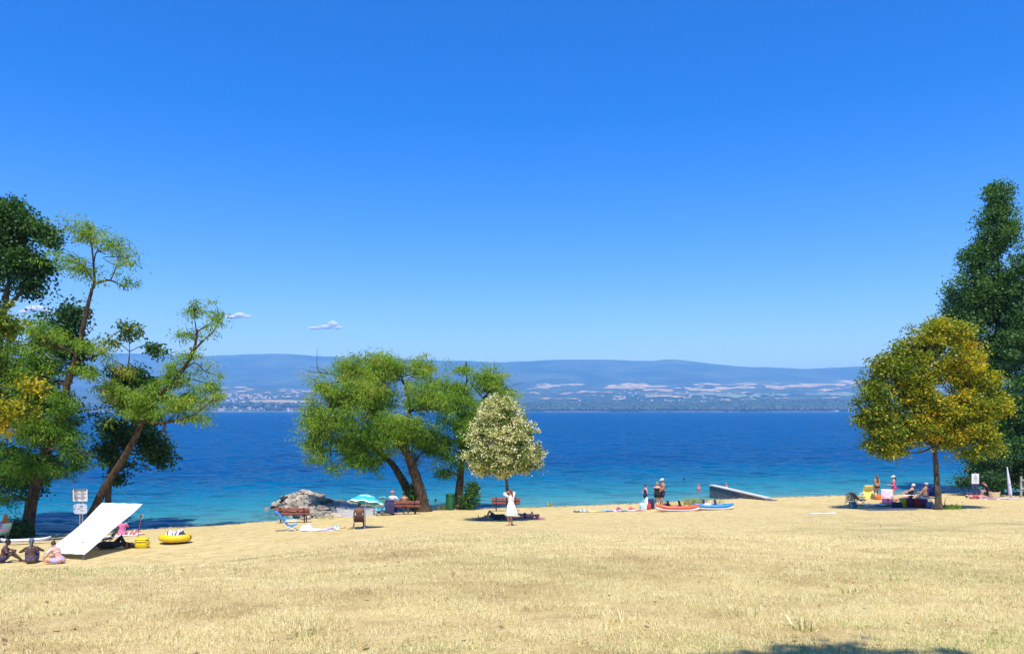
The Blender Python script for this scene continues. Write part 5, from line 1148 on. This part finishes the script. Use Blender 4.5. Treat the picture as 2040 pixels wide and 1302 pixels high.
pc = chair(1768, 47.0, 'pink printed beach chair with its back to the lake', mat('pink_print', (.85, .55, .66), .85, .2, 5, 0, col2=(.80, .28, .40)), 2.75, .30, .60, .62, 34, white_pl)
mb = MB(); mb.sheet(lambda u, v: ((u - .5) * .6, .22 + .05 * math.sin(9 * u), .31 - .28 * v), 10, 4, .015); mb.build('fringe', cloth('pink_fringe', (.75, .25, .42)), pc, True)
g = GY(1800, 43.9); o = empty('yellow_bucket', g); tag(o, 'lime yellow cool box standing before the woman in the white hat', 'cool box')
ly = mat('lime_yellow', (.62, .60, .01), .5, .08, 4)
mb = MB(); mb.tube([(0, 0, .02), (0, 0, .08), (0, 0, .38), (0, 0, .42)], [(.17, .15), (.19, .17), (.22, .19), (.22, .19)], 16, (1, 0, 0)); mb.build('body', ly, o, True)
mb = MB(); mb.tube([(0, 0, .425), (0, 0, .45), (0, 0, .475)], [(.23, .20), (.235, .205), (.20, .17)], 16, (1, 0, 0)); mb.build('lid', mat('green_trim', (.20, .42, .05), .5, .08, 4), o, True)
mb = MB(); mb.tube([(-.225, 0, .40), (-.2, -.12, .5), (0, -.17, .54), (.2, -.12, .5), (.225, 0, .40)], .012, 6); mb.build('handle', white_pl, o, True)
bag(1787, 43.4, .62, .4, .3, cloth('ink_bag', (.03, .03, .09)), 'dark blue holdall left of the lime cool box', .1, True, 'holdall'); bag(1816, 43.6, .5, .4, .5, cloth('aubergine', (.12, .02, .07)), 'dark purple bag between the two sitters', 0, True)
bag(1829, 43.2, .42, .36, .52, cloth('maroon_bag', (.20, .02, .03)), 'maroon shopping bag in front of the seated man', 0, True); bag(1841, 43.3, .40, .34, .5, cloth('plum_stripe', (.16, .04, .12), var=.3), 'plum striped bag right of the maroon bag', .1, True)
heap(1838, 43.3, .62, .4, .2, cloth('cream_cloth', (.78, .75, .60)), 'cream cloth lying on top of the bags by the seated man', 55, zoff=.50)
bag(1853, 42.3, .36, .32, .38, cloth('denim_bag', (.10, .18, .34), var=.25), 'denim blue bag at the foot of the yellowing tree', 0, True)
woman_chair = chair(1808, 47.3, 'low beach chair under the woman in the white hat', cloth('dark_mesh', (.06, .05, .07)), 1.25, .30, .54, .62, 28, grey_metal)
man_chair2 = chair(1838, 46.9, 'low beach chair with a yellow back under the seated man', cloth('mustard_canvas', (.78, .55, .08)), 1.7, .32, .56, .66, 20, grey_metal)
chair(1858, 45.2, 'empty navy camp chair behind the yellowing tree trunk', cloth('navy_canvas', (.03, .04, .22)), 2.6, .44, .56, .66, 12, iron_m)
towel(1898, 41.9, 1.3, .5, .04, cloth('olive_mat', (.10, .16, .10)), 'dark green mat in the shade right of the yellowing tree', 56, .04)
towel(1770, 41.6, 2.6, 1.3, .03, striped('dark_rug', [(.10, .10, .13), (.14, .14, .18), (.07, .07, .10)], 3), 'dark picnic rug spread in the shade of the yellowing tree', 57, .03, 'picnic_rug', 'rug')
# --- under the poplars
towel(1992, 50.2, 2.4, .7, .0, striped('violet_stripes', [(.62, .50, .75), (.80, .76, .82), (.48, .25, .55)], 2.5), 'violet and white beach towel under the poplars', 60, .05)
g = GY(1981, 50.5); o = empty('straw_basket', g, .05); tag(o, 'square straw basket beside the crouching woman', 'basket')
mb = MB(); mb.tube([(0, 0, .02), (0, 0, .1), (0, 0, .36), (0, 0, .40)], [(.29, .19), (.32, .21), (.36, .23), (.36, .23)], 20, (1, 0, 0)); mb.build('body', mat('basket_straw', (.70, .55, .28), .9, .2, 12, .5), o, True)
mb = MB(); mb.tube([(.36 * math.cos(a), .23 * math.sin(a), .40) for a in np.linspace(0, 2 * math.pi, 25)], .018, 6, (0, 0, 1), cap=False); mb.build('rim', MATS['basket_straw'], o, True)
for x in (-1, 1):
    mb = MB(); mb.tube([(x * .34, -.08, .38), (x * .38, 0, .5), (x * .34, .08, .38)], .014, 6); mb.build('handle', MATS['basket_straw'], o, True)
g = GY(2014, 50.8); o = empty('furled_parasol', g); o.rotation_euler = (0, R(-7), 0); tag(o, 'tall furled white parasol leaning against the dark bush', 'parasol')
mb = MB(); mb.tube([(0, 0, 0), (0, 0, .35), (0, 0, 1.2), (0, 0, 2.0), (0, 0, 2.12)], [.055, .11, .085, .035, .012], 12); mb.build('canopy', cloth('lilac_white', (.70, .68, .82)), o, True)
mb = MB(); mb.tube([(0, 0, -.12), (0, 0, .5)], .018, 6); mb.build('pole', grey_metal, o)
mb = MB(); mb.tube([(.1 * math.cos(a), .1 * math.sin(a), .95) for a in np.linspace(0, 6.283, 13)], .014, 5, (0, 0, 1)); mb.build('tie', cloth('purple_tie', (.3, .2, .5)), o)

# ------------------------------------------------------------------ people
def ik(a, c, l1, l2, hint):
    a, c = Vector(a), Vector(c); d = c - a; L = d.length
    if L > (l1 + l2) * .998: c = a + d.normalized() * (l1 + l2) * .998; d = c - a; L = d.length
    if L < abs(l1 - l2) + .02: c = a + d.normalized() * (abs(l1 - l2) + .02); d = c - a; L = d.length
    x = (l1 * l1 - l2 * l2 + L * L) / (2 * L); hgt = math.sqrt(max(0, l1 * l1 - x * x)); u = d.normalized()
    hv = Vector(hint); hv = hv - u * hv.dot(u); hv = hv.normalized() if hv.length > 1e-5 else u.orthogonal().normalized()
    return a + u * x + hv * hgt, c
SK = {k: mat('skin_' + k, c, .55, .08, 9, .05) for k, c in {'fair': (.62, .36, .25), 'tan': (.46, .24, .14), 'dark': (.20, .095, .055), 'deep': (.105, .052, .036), 'rosy': (.66, .34, .26)}.items()}
HAIR = {k: mat('hair_' + k, c, .5, .25, 30, .4) for k, c in {'black': (.015, .012, .012), 'brown': (.06, .03, .018), 'blond': (.42, .27, .11), 'auburn': (.17, .055, .025), 'grey': (.35, .36, .38), 'slate': (.10, .14, .19)}.items()}
eye_m = mat('eye_dark', (.02, .02, .025), .2, .05, 9); lip_m = mat('lip', (.45, .15, .13), .5, .05, 9)
TORSO_F = [(-.11, .10, .09), (-.05, .165, .125), (.02, .178, .128), (.10, .158, .112), (.20, .130, .095), (.30, .140, .102), (.40, .160, .108), (.475, .168, .082), (.515, .11, .065), (.545, .055, .052)]
TORSO_M = [(-.11, .10, .09), (-.05, .155, .115), (.02, .165, .118), (.10, .160, .115), (.20, .155, .112), (.30, .170, .118), (.40, .190, .118), (.475, .195, .090), (.515, .12, .070), (.545, .062, .058)]
def person(label, loc, rz, hip, tdir=(0, 0, 1), fdir=(0, 1, 0), feet=None, hands=None, knee=None, elbow=None, toes=None, look=None, hgt=1.68, sex='f', skin='fair', wear=(), hair=('brown', 'short'), hat=None, fat=1.0, group=None):
    """local frame: x right, y ahead, z up; joints in metres for a 1.7 m body scaled to hgt"""
    s = hgt / 1.7; T = Vector(tdir).normalized(); Fd = Vector(fdir); Fd = (Fd - T * Fd.dot(T)).normalized(); Rt = Fd.cross(T)
    root = empty('person', loc, rz); tag(root, label, 'person', group)
    hip = Vector(hip); TS = TORSO_F if sex == 'f' else TORSO_M; sm = SK[skin]
    def tp(z): return hip + T * z * s
    def loft(z0, z1, grow=0.0, n=9):
        zs = [t[0] for t in TS]; rx = pchip(zs, [t[1] for t in TS]); ry = pchip(zs, [t[2] for t in TS])
        Z = np.linspace(z0, z1, n); return [tp(z) for z in Z], [((float(rx(z)) * fat + grow) * s, (float(ry(z)) * fat * (1.12 if fat > 1 else 1) + grow) * s) for z in Z]
    B = MB()
    p_, r_ = loft(-.10, .545, 0, 14); B.tube(p_, r_, 16, Rt)
    if sex == 'f':
        for sg in (-1, 1): B.ball(tp(.345) + Rt * sg * .072 * s + Fd * .088 * s * fat, .062 * s * (fat * .5 + .5), 10, 8)
        for sg in (-1, 1): B.ball(tp(-.02) + Rt * sg * .075 * s - Fd * .065 * s, .088 * s * fat, 10, 8)
    LK = Vector(look).normalized() if look else Fd; up = (T * .55 + Vector((0, 0, 1)) * .45) if T.z > -.2 else T
    if T.z < .35: up = T
    up = (up - LK * up.dot(LK)); up = up.normalized() if up.length > .05 else T; HR = LK.cross(up)
    nb_ = tp(.52); hc = nb_ + (T * .05 + up * .115) * s + LK * .02 * s
    B.tube([nb_ - T * .03 * s, hc - up * .05 * s], [.056 * s, .05 * s], 10)
    rot = Matrix((HR, LK, up)).transposed()
    B.ball(hc, (.076 * s, .092 * s, .112 * s), 14, 10, rot); B.ball(hc + LK * .03 * s - up * .06 * s, (.056 * s, .060 * s, .055 * s), 10, 8, rot)
    B.tube([hc + LK * .088 * s + up * .02 * s, hc + LK * .108 * s - up * .022 * s], [.010 * s, .017 * s], 6)
    for sg in (-1, 1): B.ball(hc + HR * sg * .078 * s - LK * .005 * s - up * .01 * s, (.014 * s, .02 * s, .032 * s), 8, 6, rot)
    sw = (.165 if sex == 'f' else .192) * s * (fat * .4 + .6); hw = .088 * s
    J = {}
    for i, sg in enumerate((-1, 1)):
        sh = tp(.462) + Rt * sg * sw; hd = Vector(hands[i]) if hands else sh - T * .5 * s + Rt * sg * .1 * s
        el, wr = ik(sh, hd, .29 * s, .25 * s, (elbow[i] if elbow else (-Fd + Rt * sg * .4)))
        B.tube([sh - Rt * sg * .03 * s, sh, sh.lerp(el, .45), el], [.05 * s * fat, .052 * s * fat, .044 * s * fat, .036 * s], 10, round_end=True); B.tube([el, el.lerp(wr, .35), wr], [.037 * s, .037 * s, .026 * s], 10, round_end=True)
        fa = (wr - el).normalized(); pn = Rt * sg if abs(fa.dot(Rt)) < .9 else Fd
        sd = fa.cross(pn).normalized(); pn = sd.cross(fa)                        # palm spans sd, fingers along fa
        B.tube([wr, wr + fa * .04 * s, wr + fa * .085 * s], [(.026 * s, .018 * s), (.040 * s, .018 * s), (.040 * s, .016 * s)], 10, sd, round_end=True)
        for q, (off, ln) in enumerate(((-.030, .060), (-.010, .072), (.010, .078), (.030, .068))):
            b0 = wr + fa * .085 * s + sd * off * s; m_ = b0 + fa * ln * .55 * s - pn * .012 * s; B.tube([b0, m_, m_ + fa * ln * .38 * s - pn * .026 * s], [.0105 * s, .0100 * s, .0085 * s], 6, round_end=True)
        b0 = wr + fa * .03 * s - sd * .034 * s; B.tube([b0, b0 + (fa * .6 - sd * .8) * .035 * s, b0 + (fa * .9 - sd * .55) * .068 * s - pn * .01 * s], [.014 * s, .012 * s, .010 * s], 6, round_end=True)
        hp = hip + Rt * sg * hw - T * .03 * s; ft = Vector(feet[i]) if feet else hp - T * .87 * s
        kn, an = ik(hp, ft, .43 * s, .42 * s, (knee[i] if knee else Fd + Rt * sg * .1))
        B.tube([hp, hp.lerp(kn, .3), hp.lerp(kn, .7), kn], [.092 * s * fat, .085 * s * fat, .064 * s * fat, .052 * s], 12, round_end=True)
        B.tube([kn, kn.lerp(an, .3), kn.lerp(an, .75), an], [.051 * s, .055 * s, .038 * s, .034 * s], 10, round_end=True)
        td = Vector(toes[i]) if toes else Vector((Fd.x, Fd.y, 0)) if Vector((Fd.x, Fd.y, 0)).length > .3 else Vector((0, 1, 0))
        td = td.normalized(); dn = (an - kn).normalized(); dn = dn - td * dn.dot(td); dn = dn.normalized() if dn.length > .1 else Vector((0, 0, -1))
        so = an + dn * .045 * s; B.tube([so - td * .055 * s, so + td * .02 * s, so + td * .12 * s, so + td * .175 * s], [(.034 * s, .034 * s), (.038 * s, .036 * s), (.046 * s, .022 * s), (.038 * s, .014 * s)], 10, dn.cross(td), round_end=True)
        J[i] = (sh, el, wr, hp, kn, an)
    body = B.build('body', sm, root, True)
    md = body.modifiers.new('fuse', 'REMESH'); md.mode = 'VOXEL'; md.voxel_size = .0135; md.use_smooth_shade = True
    m2 = body.modifiers.new('soften', 'SMOOTH'); m2.factor = .5; m2.iterations = 3
    for sg in (-1, 1):
        mb = MB(); mb.ball(hc + LK * .084 * s + HR * sg * .030 * s + up * .012 * s, (.012 * s, .007 * s, .008 * s), 8, 6, rot); mb.build('eye', eye_m, root, True)
    mb = MB(); mb.ball(hc + LK * .088 * s - up * .060 * s, (.024 * s, .008 * s, .008 * s), 8, 6, rot); mb.build('mouth', lip_m, root, True)
    hm_ = HAIR[hair[0]]; mb = MB()
    mb.ball(hc - LK * .022 * s + up * .026 * s, (.088 * s, .092 * s, .100 * s), 14, 10, rot)
    if hair[1] == 'long': mb.tube([hc - LK * .06 * s + up * .02 * s, hc - LK * .095 * s - up * .08 * s, tp(.42) - Fd * .105 * s, tp(.30) - Fd * .125 * s], [(.075 * s, .05 * s), (.085 * s, .04 * s), (.085 * s, .028 * s), (.04 * s, .012 * s)], 10, HR, round_end=True)
    if hair[1] == 'bob': mb.tube([hc - LK * .03 * s + up * .03 * s, hc - LK * .045 * s - up * .10 * s], [(.092 * s, .075 * s), (.088 * s, .055 * s)], 12, HR, round_end=True)
    if hair[1] == 'bun': mb.ball(hc - LK * .085 * s + up * .085 * s, .042 * s, 10, 8)
    if hair[1] == 'tail': mb.tube([hc - LK * .09 * s + up * .03 * s, hc - LK * .13 * s - up * .06 * s, tp(.38) - Fd * .115 * s], [.028 * s, .032 * s, .014 * s], 8, round_end=True)
    if hair[1] != 'bald': mb.build('hair', hm_, root, True)
    if hat:
        kind, hcol = hat; hm2 = cloth('hat_%s_%s' % (kind, label[:12].replace(' ', '_')), hcol); mb = MB()
        mb.ball(hc + up * .050 * s - LK * .008 * s, (.098 * s, .108 * s, .078 * s if kind != 'turban' else .105 * s), 14, 10, rot)
        if kind == 'cap': mb.sheet(lambda u, v: tuple(hc + up * (.045 - .02 * v) * s + LK * (.085 + .085 * v) * s * (1 - .25 * (2 * u - 1) ** 2) + HR * (u - .5) * .17 * s), 6, 3, .012)
        if kind == 'sun': mb.lathe(hc + up * .045 * s, [(.10 * s, -.005), (.19 * s, -.02 * s), (.19 * s, -.012 * s), (.10 * s, .02 * s)], 18, tuple(up))
        mb.build(kind if kind != 'sun' else 'sun_hat', hm2, root, True)
    for w_ in wear:
        kind, c = w_[0], w_[1]; cm = cloth('cloth_' + '_'.join(str(int(v * 1000)) for v in c), c, bump=.2); mb = MB(); gw = .013
        legs = 0
        if kind in ('swimsuit', 'leotard'):
            mb.tube(*loft(-.085, .405, gw, 12), 18, Rt, cap=False)
            for sg in (-1, 1):
                mb.ball(tp(.345) + Rt * sg * .072 * s + Fd * .090 * s * fat, .070 * s, 10, 8); mb.tube([tp(.40) + Rt * sg * .085 * s + Fd * .09 * s, tp(.505) + Rt * sg * .095 * s, tp(.40) + Rt * sg * .085 * s - Fd * .10 * s], .012 * s, 6)
                mb.ball(tp(-.025) + Rt * sg * .07 * s - Fd * .065 * s, .094 * s * fat, 10, 8)
            if kind == 'leotard': legs = .35
        if kind == 'bikini_top':
            mb.tube(*loft(.315, .352, gw, 3), 18, Rt, cap=False)
            for sg in (-1, 1): mb.ball(tp(.345) + Rt * sg * .072 * s + Fd * .091 * s * fat, .069 * s, 10, 8); mb.tube([tp(.37) + Rt * sg * .075 * s + Fd * .12 * s, tp(.53) + Rt * sg * .045 * s], .006 * s, 5)
        if kind == 'bikini_bottom':
            mb.tube(*loft(-.09, .045, gw, 6), 18, Rt, cap=False)
            for sg in (-1, 1): mb.ball(tp(-.02) + Rt * sg * .072 * s - Fd * .066 * s, .095 * s * fat, 10, 8)
        if kind in ('shorts', 'trousers'):
            mb.tube(*loft(-.09, .10, gw + .004, 6), 18, Rt, cap=False); legs = .62 if kind == 'shorts' else 2
        if kind == 'shirt':
            mb.tube(*loft(-.02, .52, gw + .006, 12), 18, Rt, cap=False)
            for i in (0, 1): sh, el = J[i][0], J[i][1]; mb.tube([sh, sh.lerp(el, .35), sh.lerp(el, .75)], [.066 * s * fat, .060 * s * fat, .058 * s * fat], 10)
        if kind == 'dress':
            mb.tube(*loft(.02, .50, gw + .012, 10), 18, Rt, cap=False)
            for i in (0, 1): sh, el = J[i][0], J[i][1]; mb.tube([sh, sh.lerp(el, .4), sh.lerp(el, .9)], [.068 * s, .068 * s, .075 * s], 10)
            n_ = 28; V = []
            for k_, (z, rx, ry) in enumerate(((.14, .155, .115), (.05, .205, .165), (-.10, .235, .20), (-.28, .27, .235), (-.42, .285, .25))):
                for j in range(n_):
                    a = 2 * math.pi * j / n_; f = 1 + .07 * math.sin(7 * a + k_ * .3) * (k_ / 4); g_ = .10 * (k_ / 4) if math.cos(a) > .4 else 0
                    V.append(tp(z) + Rt * math.cos(a) * (rx * f + g_) * s + Fd * math.sin(a) * ry * f * s)
            mb.add(V, [[i * n_ + j, i * n_ + (j + 1) % n_, (i + 1) * n_ + (j + 1) % n_, (i + 1) * n_ + j] for i in range(4) for j in range(n_)])
        if legs:
            for i in (0, 1):
                hp, kn, an = J[i][3], J[i][4], J[i][5]; e_ = hp.lerp(kn, min(1, legs))
                if legs <= 1: mb.tube([hp, hp.lerp(e_, .5), e_], [.108 * s * fat, .100 * s * fat, .088 * s * fat if legs > .5 else .095 * s * fat], 12)
                else: mb.tube([hp, hp.lerp(kn, .5), kn, kn.lerp(an, .5), an], [.108 * s * fat, .09 * s, .075 * s, .072 * s, .065 * s], 12)
        mb.build(kind, cm, root, True)
    return root

def stand(px, Y, rz, label, hgt, arms='down', stride=.0, **kw):
    s = hgt / 1.7; hz = .915 * s; g = GY(px, Y); w = .09 * s
    HND = {'down': [(-.24 * s, .05, .80 * s), (.24 * s, .05, .80 * s)], 'hips': [(-.19 * s, .02, 1.02 * s), (.19 * s, .02, 1.02 * s)], 'head': [(-.10 * s, .10 * s, 1.60 * s), (.10 * s, .10 * s, 1.60 * s)],
           'phone': [(-.10 * s, .32 * s, 1.12 * s), (.08 * s, .30 * s, 1.10 * s)], 'hug': [(-.10 * s, .34 * s, 1.20 * s), (.14 * s, .32 * s, 1.05 * s)], 'belly': [(-.06 * s, .16 * s, 1.02 * s), (.06 * s, .16 * s, 1.02 * s)]}[arms]
    EL = {'hips': [(-1, -.5, 0), (1, -.5, 0)], 'head': [(-1, .3, -.2), (1, .2, -.2)]}.get(arms)
    return person(label, g, rz, (0, 0, hz), (0, .02, 1), (0, 1, 0), [(-w - .02, -stride, .085 * s), (w + .02, stride, .085 * s)], HND, None, EL, None, kw.pop('look', None), hgt, **kw)
def sit_ground(px, Y, rz, label, hgt=1.66, knees='up', lean=.1, hands=None, **kw):
    g = GY(px, Y); s = hgt / 1.7
    ft = {'up': [(-.10, .62 * s, .07), (.12, .66 * s, .07)], 'flat': [(-.10, .80 * s, .07), (.12, .80 * s, .07)], 'cross': [(.12, .42 * s, .08), (-.14, .36 * s, .08)], 'side': [(-.42, .20, .07), (-.36, .08, .07)]}[knees]
    kn = {'up': [(-.25, .2, 1), (.25, .2, 1)], 'flat': [(0, 0, 1), (0, 0, 1)], 'cross': [(-1, .5, .25), (1, .5, .25)], 'side': [(0, 1, .2), (.3, 1, .2)]}[knees]
    return person(label, g, rz, (0, 0, .13 * s), (0, lean, 1), (0, 1, 0), ft, hands or [(-.22, .36, .42 * s), (.22, .36, .42 * s)], kn, None, None, kw.pop('look', None), hgt, **kw)
def sit_chair(loc, rz, seat, label, hgt=1.7, lean=-.2, feet=None, hands=None, knee=None, y0=-.10, **kw):
    s = hgt / 1.7
    return person(label, loc, rz, (0, y0, seat + .13 * s), (0, lean, 1), (0, 1, 0), feet or [(-.13, .40 * s, .085), (.13, .42 * s, .085)], hands or [(-.16, .22, seat + .20), (.16, .22, seat + .20)], knee or [(-.1, .6, 1), (.1, .6, 1)], None, None, kw.pop('look', None), hgt, **kw)
def lie(px, Y, rz, label, hgt=1.68, up_side=True, bent=False, zoff=.03, **kw):
    """head towards local -x, feet towards +x"""
    g = GY(px, Y) + Vector((0, 0, zoff)); s = hgt / 1.7; F_ = (0, 0, 1) if up_side else (0, 0, -1)
    ft = [(.84 * s, -.10, .06), (.85 * s, .10, .06)] if not bent else [(.50 * s, -.10, .07), (.84 * s, .10, .06)]
    return person(label, g, rz, (0, 0, .13 * s), (-1, 0, .02), F_, ft, kw.pop('hands', [(-.35 * s, -.30, .06), (-.35 * s, .30, .06)]), [(0, 0, 1), (0, 0, 1 if up_side else -1)], None, [(.15, 0, 1 if up_side else -.6), (.15, 0, 1 if up_side else -.6)], kw.pop('look', None), hgt, **kw)

navy, black, pink, white = (.02, .025, .12), (.012, .012, .014), (.70, .05, .22), (.78, .76, .74)
# left group
sit_ground(3, 27.2, -1.1, 'dark haired person sitting with drawn up knees, cut off by the left edge', 1.58, 'up', .3, skin='deep', hair=('black', 'short'), wear=(('bikini_top', (.03, .03, .05)), ('shorts', (.05, .04, .09))))
sit_ground(62, 27.0, .45, 'bare backed person with a slate blue cap sitting in patterned trousers on the left', 1.60, 'up', .2, skin='deep', hair=('slate', 'tail'), hat=('cap', (.12, .17, .24)), wear=(('bikini_top', (.10, .08, .10)), ('trousers', (.06, .055, .13))))
sit_ground(120, 26.9, 1.25, 'woman in a white bikini top and lilac shorts leaning to reach the ground', 1.56, 'cross', .55, [(-.18, .66, .06), (.10, .62, .05)], skin='rosy', hair=('brown', 'bun'), wear=(('bikini_top', white), ('shorts', (.52, .45, .80))))
lie(225, 30.3, .12, 'person in dark clothes lying in the shade of the white sunshade', 1.72, True, True, sex='m', skin='dark', hair=('black', 'short'), wear=(('shirt', (.02, .025, .04)), ('trousers', (.02, .022, .05))))
sit_ground(243, 36.8, .6, 'person in a pink top sitting on the white towel behind the sunshade', 1.62, 'up', -.1, skin='fair', hair=('black', 'bob'), wear=(('shirt', (.78, .20, .38)), ('shorts', navy)))
# man in the folding chair
sit_chair(man_chair.location, .12, .36, 'man sitting with his back turned in the folding chair under the parasol', 1.62, -.1, [(-.30, .40, .09), (.16, .46, .09)], [(-.30, .20, .52), (.22, .24, .50)], sex='m', skin='dark', hair=('black', 'short'), wear=(('shorts', (.03, .04, .12)),))
# couple on the bench
sit_chair(b2.location + Vector((-.68, 0, 0)), 0.0, .46, 'person in a white shirt and coral headscarf sitting on the shore bench', 1.70, -.05, hands=[(-.2, .25, .62), (.34, .05, .80)], skin='fair', hair=('grey', 'short'), hat=('turban', (.80, .16, .14)), wear=(('shirt', white), ('trousers', (.05, .05, .13))), y0=-.05)
sit_chair(b2.location + Vector((.02, 0, 0)), -.1, .46, 'dark haired tanned person sitting on the shore bench next to the trunk', 1.58, -.05, sex='m', skin='tan', hair=('black', 'short'), wear=(('shorts', (.30, .06, .05)),), y0=-.05)
# woman in white
stand(1018, 35.3, .75, 'woman in a loose white dress standing barefoot with hands raised to her head', 1.64, 'head', .04, skin='rosy', hair=('auburn', 'tail'), wear=(('dress', (.80, .80, .74)),))
# two lying under the linden
towel(984, 40.4, 1.9, .8, .04, cloth('dusk_towel', (.10, .10, .16)), 'dark towel under the person lying in the linden shade', 70, .02); towel(1050, 41.0, 1.9, .8, -.05, cloth('rose_towel', (.66, .22, .26)), 'rose red towel under the sunbather beside the linden', 71, .02)
lie(987, 40.4, 3.14, 'person in dark clothes lying on the left in the linden shade', 1.68, True, True, sex='m', skin='tan', hair=('black', 'short'), wear=(('shirt', (.04, .035, .07)), ('shorts', (.05, .045, .09))))
lie(1046, 41.0, 3.10, 'sunbather in a dark bikini lying face down beside the linden', 1.64, False, False, skin='rosy', hair=('blond', 'bob'), wear=(('bikini_top', (.05, .03, .08)), ('bikini_bottom', (.05, .03, .10))))
# group by the bags
stand(1286, 47.4, -1.25, 'slim girl in a navy swimsuit standing hands on hips by the bags', 1.46, 'hips', skin='fair', hair=('brown', 'short'), wear=(('leotard', navy),))
stand(1309, 46.6, -.35, 'woman in a black swimsuit hugging the man in the white cap', 1.62, 'hug', skin='fair', hair=('blond', 'bob'), wear=(('leotard', black),), fat=1.06)
stand(1320, 47.0, 2.0, 'man in a white cap and dark shorts hugging the woman in black', 1.80, 'hug', sex='m', skin='tan', hair=('brown', 'short'), hat=('cap', (.80, .81, .84)), wear=(('shorts', (.02, .025, .07)),))
# swimmers
def swimmer(px, py, label, hair_, skin_, rz):
    Yw = EYE * FPX / (py - HOR); g = P(px, py, Yw)
    return person(label, g, rz, (0, 0, -.62), (0, .05, 1), (0, 1, 0), None, [(-.4, .2, -.15), (.4, .2, -.15)], None, None, None, None, 1.7, 'm', skin_, (('shorts', navy),), hair_, None)
swimmer(868, 998, 'swimmer with dark hair just off the big locust trunk', ('black', 'short'), 'fair', .5); swimmer(1363, 955, 'distant swimmer whose dark head shows left of the jetty', ('black', 'short'), 'tan', 1.0)
# right group
stand(1747, 50.6, .15, 'tanned girl in a dark bikini seen from behind at the water', 1.62, 'belly', skin='tan', hair=('auburn', 'long'), wear=(('bikini_bottom', (.05, .035, .02)), ('bikini_top', (.30, .20, .08))))
stand(1781, 47.8, 1.35, 'girl in a raspberry swimsuit and white cap looking at her hands', 1.66, 'phone', skin='fair', hair=('brown', 'tail'), hat=('cap', (.82, .82, .85)), wear=(('swimsuit', pink),))
sit_chair(woman_chair.location, 1.25, .30, 'woman in a white hat and dark swimsuit reclining with legs crossed', 1.66, -.35, [(-.10, .78, .22), (.10, .72, .09)], [(-.12, .30, .58), (.14, .32, .58)], skin='rosy', hair=('grey', 'short'), hat=('turban', (.82, .82, .84)), wear=(('swimsuit', (.03, .025, .04)),), fat=1.12)
sit_chair(man_chair2.location, 1.7, .32, 'bare chested older man with a pale cap sitting with folded arms', 1.74, -.22, [(-.12, .62, .09), (.12, .66, .09)], [(.10, .18, .66), (-.10, .18, .64)], sex='m', skin='tan', hair=('grey', 'short'), hat=('cap', (.62, .50, .46)), wear=(('shorts', (.05, .03, .04)),), fat=1.16)
# under the poplars
chair(1969, 50.9, 'low camp chair hidden under the woman by the poplars', blk, 1.2, .26, .5, .4, 20, iron_m, False)
person('dark haired woman in black bending over her knees by the straw basket', GY(1970, 51.0), 1.35, (0, 0, .42), (0, .45, 1), (0, 1, 0), [(-.10, .42, .08), (.12, .36, .08)], [(-.15, .42, .34), (.15, .40, .30)], [(-.1, .5, 1), (.1, .5, 1)], None, None, None, 1.66, 'f', 'rosy', (('shirt', black), ('shorts', black)), ('black', 'bun'))
lie(1946, 50.6, .0, 'sunbather lying flat on the grass in front of the warning sign', 1.60, True, False, skin='rosy', hair=('brown', 'short'), wear=(('swimsuit', (.45, .08, .10)),))
